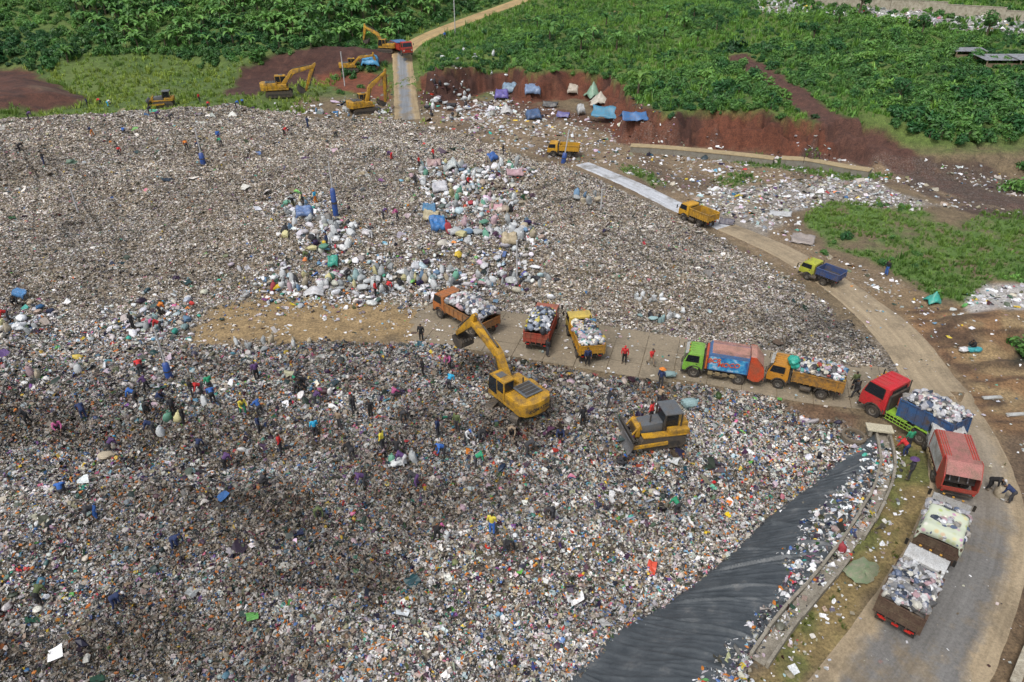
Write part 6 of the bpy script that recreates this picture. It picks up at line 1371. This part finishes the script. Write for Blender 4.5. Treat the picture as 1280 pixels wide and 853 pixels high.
def bush_mb(seed, nl=240, lobes=5, leaf=.2, flat=.75):        # unit bush: leaves spread through several lobes, radius about 1
    r = random.Random(seed); mb = MB()
    L = [(Vector((r.uniform(-.6, .6), r.uniform(-.6, .6), r.uniform(.25, .85)*flat)), r.uniform(.35, .6)) for _ in range(lobes)]
    for i in range(nl):
        c, rad = r.choice(L); d = Vector((r.gauss(0, 1), r.gauss(0, 1), r.gauss(.25, .9))).normalized()
        p = c+d*rad*r.uniform(.55, 1.05)
        if p.z < .02: p.z = abs(p.z)*.5
        nn = (d+Vector((r.gauss(0, .5), r.gauss(0, .5), .5+r.gauss(0, .4)))).normalized(); a = nn.orthogonal().normalized()
        a = Matrix.Rotation(r.uniform(0, 6.28), 3, nn)@a; bb = nn.cross(a); s = leaf*r.uniform(.6, 1.4); k = r.uniform(.6, 1.25)
        col = (k*r.uniform(.9, 1.15), k, k*r.uniform(.75, 1.1))
        mb.add([p-a*s, p+bb*s*.45-nn*s*.15, p+a*s-nn*s*.3, p-bb*s*.45-nn*s*.15], [(0, 1, 2, 3)], None, col)
    return mb
def leaf_blade(mb, base, az, el, ln, wd, r, k=1.0):            # an arching banana leaf with a folded midrib
    ca, sa = math.cos(az), math.sin(az); p = Vector(base); e = el; prev = None; n = 6
    for i in range(n+1):
        t = i/n; w = wd*math.sin(math.pi*min(1, .12+.88*t))**.6*(1 if t < .98 else .1)
        side = Vector((-sa, ca, 0))*w; up = Vector((0, 0, .25*w))
        cur = (p+side+up, p.copy(), p-side+up)
        if prev:
            c = (k*r.uniform(.85, 1.15),)*3
            mb.add([*prev, *cur], [(0, 1, 4, 3), (1, 2, 5, 4)], None, c)
        prev = cur
        p = p+Vector((ca*math.cos(e), sa*math.cos(e), math.sin(e)))*(ln/n); e -= .30+.12*r.random()
    return mb
def banana_leaves(seed):
    r = random.Random(seed); mb = MB(); n = r.randint(8, 11)
    for i in range(n): leaf_blade(mb, (0, 0, 1.7+.25*r.random()), i*6.28*.382+r.uniform(-.3, .3), r.uniform(.6, 1.35), r.uniform(1.8, 2.6), r.uniform(.26, .36), r, r.uniform(.75, 1.25))
    return mb
def banana_stem(seed):
    r = random.Random(seed); return MB().cyl((0, 0, -.2), (r.uniform(-.1, .1), r.uniform(-.1, .1), 1.9), .16, .09, 8)
def tuft(seed, n=16):
    r = random.Random(seed); mb = MB()
    for i in range(n):
        a = r.uniform(0, 6.28); b = Vector((r.uniform(-.3, .3), r.uniform(-.3, .3), 0)); h = r.uniform(.4, 1); w = .05
        t = b+Vector((math.cos(a)*h*.5, math.sin(a)*h*.5, h)); s = Vector((-math.sin(a), math.cos(a), 0))*w; k = r.uniform(.7, 1.3)
        mid = (b+t)/2+Vector((0, 0, .12*h))
        mb.add([b-s, b+s, mid+s, mid-s, t], [(0, 1, 2, 3), (3, 2, 4)], None, (k, k, k*.9))
    return mb
BUSH = make_protos('bushes', [bush_mb(11+i, 230, 4+i % 3, .19+.02*(i % 3)).mesh('bush', leaf_i) for i in range(6)]+[banana_leaves(31+i).mesh('fronds', leaf_i) for i in range(2)])
GRASS = make_protos('tufts', [tuft(51+i).mesh('tuft', leaf_i) for i in range(4)])
def greens(Q, m, seed, light=(.17, .35, .075), dark=(.03, .12, .034), bias=0.0, scale=9):
    t = np.clip(.5+.75*fbm(Q[:, 0]/scale, Q[:, 1]/scale, seed)+.2*rng.normal(size=m)+bias, 0, 1)[:, None]
    c = np.array(dark)*(1-t)+np.array(light)*t
    return np.clip(c*(1+.15*rng.normal(size=(m, 1))), .005, .5)
FD, FS, _ = line_dist(P, D_FAR); FROAD = np.minimum(FD, line_dist(P, D_RAMP)[0])
def veg_cloud(name, n, box, dens, size, coll, idxs, label, cat, seed, zs=(.8, 1.3), **kw):
    Q = rand_pts(n, *box); k = rng.random(n) < dens(Q); Q = Q[k]; z = hq(Q); v, d = visible(Q, z, 80); Q, z = Q[v], z[v]; m = len(Q)
    s = size*np.exp(.32*rng.normal(size=m))*(.75+.5*(.5+.5*fbm(Q[:, 0]/6, Q[:, 1]/6, seed+3)))
    scl = np.stack([s*rng.uniform(.85, 1.2, m), s*rng.uniform(.85, 1.2, m), s*rng.uniform(*zs, m)], 1)
    rot = np.stack([rng.normal(size=m)*.1, rng.normal(size=m)*.1, rng.uniform(0, 6.28, m)], 1)
    return scatter(name, np.column_stack([Q, z-.1*s]), rot, scl, rng.choice(idxs, m), greens(Q, m, seed, **kw), coll, label, cat)
HILLM = np.maximum(M['hill'], .55*(FS < 0)*(P[:, 0] > -30)*sm(160, 170, P[:, 1])*sm(6, 10, FROAD))*(1-M['cut'])*(1-M['track'])*(1-M['path'])*(1-.8*M['farlit'])*(M['redfloor'] < .5)
LEFT = sm(160, 170, P[:, 1])*(P[:, 0] < 75)*(FS > 0)*sm(3.5, 6, FROAD)*(1-M['bank_l'])*(1-M['plough'])*(1-M['hill'])
zl = HW([(60, 88), (110, 66), (200, 68), (300, 78), (305, 112), (250, 128), (110, 128)])
LAWN = sm(-1, 1, poly_sd(P, zl)+1.2*fbm(P[:, 0]/4, P[:, 1]/4, 101))
LEFT = LEFT*(1-LAWN)
open_g = sm(-.08, .28, fbm(P[:, 0]/13, P[:, 1]/13, 105)+.25*sm(150, 180, P[:, 1])-.15*sm(30, 60, P[:, 0])*(P[:, 1] < 150))
veg_cloud('undergrowth', 56000, (-30, 165, 106, 300), lambda Q: gsample(HILLM*(1-.88*open_g), Q)*.7*sm(3, 6, gsample(FROAD, Q)), .62, BUSH, range(6), 'dense green scrub covering the hillside behind the red cut banks', 'undergrowth', 111, bias=-.05)
veg_cloud('undergrowth', 22000, (-190, 72, 158, 300), lambda Q: gsample(LEFT, Q)*.8, 1.0, BUSH, range(6), 'dense green scrub between the banana plants on the far left slope', 'undergrowth', 121, bias=-.12)
veg_cloud('grass', 42000, (-40, 165, 106, 300), lambda Q: gsample(np.maximum(M['hill'], (FS < 0)*sm(150, 165, P[:, 1]))*(1-M['cut'])*(1-M['track']), Q)*(.3+.7*gsample(open_g, Q))*sm(2.6, 4, gsample(FROAD, Q)), .85, GRASS, range(4), 'light green grass on the clearings of the hillside', 'grass', 131, light=(.18, .34, .055), dark=(.07, .19, .035), bias=.1)
veg_cloud('grass', 30000, (-190, 72, 118, 260), lambda Q: np.clip(gsample(LAWN, Q)+gsample((P[:, 0] < -38)*sm(120, 128, P[:, 1])*(1-M['heap'])*(1-M['plough'])*sm(170, 160, P[:, 1]), Q)*.8+.3*sm(7, 3, gsample(FROAD, Q))*sm(2.6, 3.6, gsample(FROAD, Q)), 0, 1)*(1-gsample(M['bank_l'], Q)), .7, GRASS, range(4), 'bright grass in the hollow behind the rubbish crest', 'grass', 141, light=(.30, .38, .07), dark=(.13, .24, .045), bias=.1)
GR = np.clip(M['green']+M['green2']+M['green3']+M['green4'], 0, 1)
veg_cloud('grass', 80000, (0, 130, 55, 150), lambda Q: gsample(GR, Q)*sm(-.65, -.1, fbm(Q[:, 0]/5, Q[:, 1]/5, 151))*.9, .36, GRASS, range(4), 'patchy green grass on the flat right of the dirt track', 'grass', 152, light=(.19, .30, .06), dark=(.08, .18, .035))
veg_cloud('weeds', 1500, (0, 130, 55, 150), lambda Q: gsample(GR, Q)*sm(-.1, .3, fbm(Q[:, 0]/6, Q[:, 1]/6, 154)), .42, BUSH, range(6), 'low weedy bushes in the grass right of the dirt track', 'weeds', 153)
veg_cloud('grass', 9000, (0, 60, 12, 46), lambda Q: (gsample(M['verge'], Q)*.5+.25*gsample(M['rdirt2'], Q))*sm(.0, .4, fbm(Q[:, 0]/2.2, Q[:, 1]/2.2, 156)), .2, GRASS, range(4), 'short sparse grass on the verge beside the access road', 'grass', 157, light=(.18, .2, .05), dark=(.09, .12, .03))

# individual plants, copied with their parts
def plant(name, parts, label, cat, group):
    r = empty(name); tag(r, label, cat, group)
    for nm, mb, mt, col in parts:
        o = mb.build(nm, mt, r); o.color = (*col, 1)
    return r
def place_plant(proto, used, px, py, s, col, label=None, group=None, zs=1.0):
    if label and group:          # tell them apart by tone, size and height on the slope
        lum = sum(col); label = '%s %s %s' % ('pale' if lum > .50 else 'mid green' if lum > .36 else 'dark', 'tall' if s > 1.5 else 'small' if s < 1.1 else 'middling', label)
    o = proto if not used[0] else copy_tree(proto); used[0] = True
    q = H(px, py); o.location = (q.x, q.y, q.z-.05); o.rotation_euler.z = random.uniform(0, 6.28); o.scale = (s, s, s*zs)
    if label: o['label'] = label
    if group: o['group'] = group
    for ch in o.children:
        if ch.name.split('.')[0] in ('leaves', 'crown', 'foliage'): ch.color = (*col, 1)
    return o
def gcol(a=.5): t = min(1, max(0, random.gauss(a, .3))); return tuple(x*(1-t)+y*t for x, y in zip((.034, .135, .036), (.175, .36, .075)))
bans = [(plant('banana_plant', [('stem', banana_stem(201+i), bark, (.1, .1, .05)), ('leaves', banana_leaves(201+i), leaf_o, (.1, .2, .04))], 'banana plant', 'banana plant', 'banana plants'), [False]) for i in range(4)]
rr = random.Random(5)
def inside(px, py, pts):
    c = False
    for (x1, y1), (x2, y2) in zip(pts, pts[1:]+pts[:1]):
        if (y1 > py) != (y2 > py) and px < x1+(py-y1)*(x2-x1)/(y2-y1): c = not c
    return c
def many(n, pts, fn, mind=9):
    got = []; xs_ = [p[0] for p in pts]; ys_ = [p[1] for p in pts]; tries = 0
    while len(got) < n and tries < n*30:
        tries += 1; x, y = rr.uniform(min(xs_), max(xs_)), rr.uniform(min(ys_), max(ys_))
        if inside(x, y, pts) and all((x-a)**2+((y-b)*1.8)**2 > mind*mind for a, b in got): got.append((x, y)); fn(x, y)
def ban(label, group): return lambda x, y: place_plant(*rr.choice(bans), x, y, rr.uniform(.9, 1.45), gcol(.6), label, group)
many(75, [(100, 2), (330, 2), (330, 62), (190, 66), (110, 62), (90, 30)], ban('banana plant in the thicket above the grassy hollow at upper left', 'banana plants above the hollow'))
many(75, [(330, 2), (560, 2), (520, 40), (480, 58), (330, 64)], ban('banana plant in the thicket left of the pale hill road', 'banana plants left of the hill road'))
many(14, [(650, 30), (880, 20), (900, 60), (700, 70)], ban('banana plant among scrub on the hillside above the red cut banks', 'banana plants above the cut banks'), 30)
place_plant(*bans[1], 797, 120, 1.5, (.14, .26, .05), 'large banana plant on the lip of red cut above the blue tarpaulin')
place_plant(*bans[2], 85, 78, 1.2, (.10, .22, .04), 'banana plant alone beside the brown ploughed mound at far left', 'lone banana plants')
def shrub_parts(seed): return [('stem', MB().cyl((0, 0, -.3), (.1, 0, .7), .07, .03, 6), bark, (.1, .1, .1)), ('foliage', bush_mb(seed, 320, 6, .17), leaf_o, (.05, .1, .02))]
shr = [(plant('shrub', shrub_parts(301+i), 'shrub', 'shrub', 'shrubs'), [False]) for i in range(4)]
def shb(label, group, lo=1.0, hi=1.9, a=.3): return lambda x, y: place_plant(*rr.choice(shr), x, y, rr.uniform(lo, hi), gcol(a), label, group)
many(60, [(1105, 150), (1280, 90), (1280, 178), (1180, 180), (1110, 168)], shb('shrub on the slope right of the brown dirt track', 'shrubs right of the brown track', 1.3, 2.3, .2), 12)
many(60, [(800, 60), (930, 85), (1010, 140), (960, 138), (830, 135), (795, 115), (770, 90)], shb('leafy shrub on the hillside just above the red cut bank', 'shrubs above the red cut', 1.1, 1.9, .4), 11)
many(60, [(960, 20), (1240, 60), (1280, 90), (1100, 140), (960, 70)], shb('rounded shrub on the upper hillside at right', 'shrubs on the upper hillside', 1.0, 2.0, .45), 14)
many(30, [(600, 35), (780, 15), (800, 60), (620, 70)], shb('shrub on the hillside right of the pale hill road', 'shrubs right of the hill road', .8, 1.5, .45), 14)
for x, y, s, lb in ((727, 73, 1.6, 'round dark shrub on the rim above the litter terrace'), (1165, 372, .9, 'green bush beside the turquoise tarpaulin'), (1105, 330, .7, 'bush behind the person in dark clothes beside the grass flat'),
                    (1060, 300, 1.0, 'bright bush at the left edge of the grass flat'), (1030, 318, .6, 'small bush behind the collapsed shelter sheets'), (1275, 440, 1.4, 'dark bush filling the hollow at the right edge of the photo'), (425, 118, 1.0, 'bush on the red bank left of the concrete ramp'),
                    (440, 98, 1.2, 'bush right of the dark brown bank near the far excavators'), (452, 110, 1.0, 'bush beside the vent pole on the red bank'), (1270, 240, 1.8, 'large bush at the right edge beside the brown track'), (1282, 215, 1.6, 'tall bush at the right edge above the brown track')):
    o = place_plant(*shr[int(x) % 4], x, y, s, gcol(.35), lb); 
    if 'group' in o: del o['group']
def tree_mb(seed):
    r = random.Random(seed); tr = MB(); tr.cyl((0, 0, -.3), (.1, .05, 1.6), .16, .1, 8)
    for i in range(5):
        a = i*1.3+r.random(); tr.cyl((.1, .05, 1.3+.15*i), (.1+.8*math.cos(a), .05+.8*math.sin(a), 2.1+.25*i), .06, .025, 6)
    cr = MB(); b = bush_mb(seed+1, 700, 11, .13, 1.6); cr.v = [(x*1.15, y*1.15, z*1.25+1.2) for x, y, z in b.v]; cr.f = b.f; cr.c = b.c
    return [('trunk', tr, bark, (.1, .1, .1)), ('crown', cr, leaf_o, (.03, .07, .015))]
tre = [(plant('tree', tree_mb(401+i), 'tree', 'tree', 'trees'), [False]) for i in range(3)]
for x, y, s, lb in ((1072, 22, 1.9, 'tall dark tree breaking the pale litter strip on the far hilltop'), (1048, 32, 1.3, 'smaller dark tree left of the tall tree on the hilltop'), (1232, 48, 1.6, 'dark tree below the stepped concrete wall at upper right'), (1150, 48, 1.3, 'tree on the hilltop between litter strip and metal roofs'),
                    (895, 40, 1.1, 'slim tree alone on the hillside clearing'), (1015, 55, 1.2, 'bushy tree above the brown diagonal track'), (470, 16, 1.4, 'dark tree on the skyline left of the pale hill road'), (1120, 135, 1.3, 'spreading tree on the slope above the brown track')):
    o = place_plant(*tre[int(x) % 3], x, y, s, gcol(.12), lb)
    if 'group' in o: del o['group']
many(26, [(1090, -14), (1330, -2), (1330, -30), (1090, -40)], lambda x, y: place_plant(*rr.choice(tre), x, y, rr.uniform(1.6, 2.4), gcol(.05), 'tree in the belt behind the stepped concrete wall', 'trees behind the concrete wall'), 10)
for kk in (bans, shr, tre):
    for p_, u_ in kk:
        if not u_[0]:
            for ch in list(p_.children): bpy.data.objects.remove(ch)
            bpy.data.objects.remove(p_)
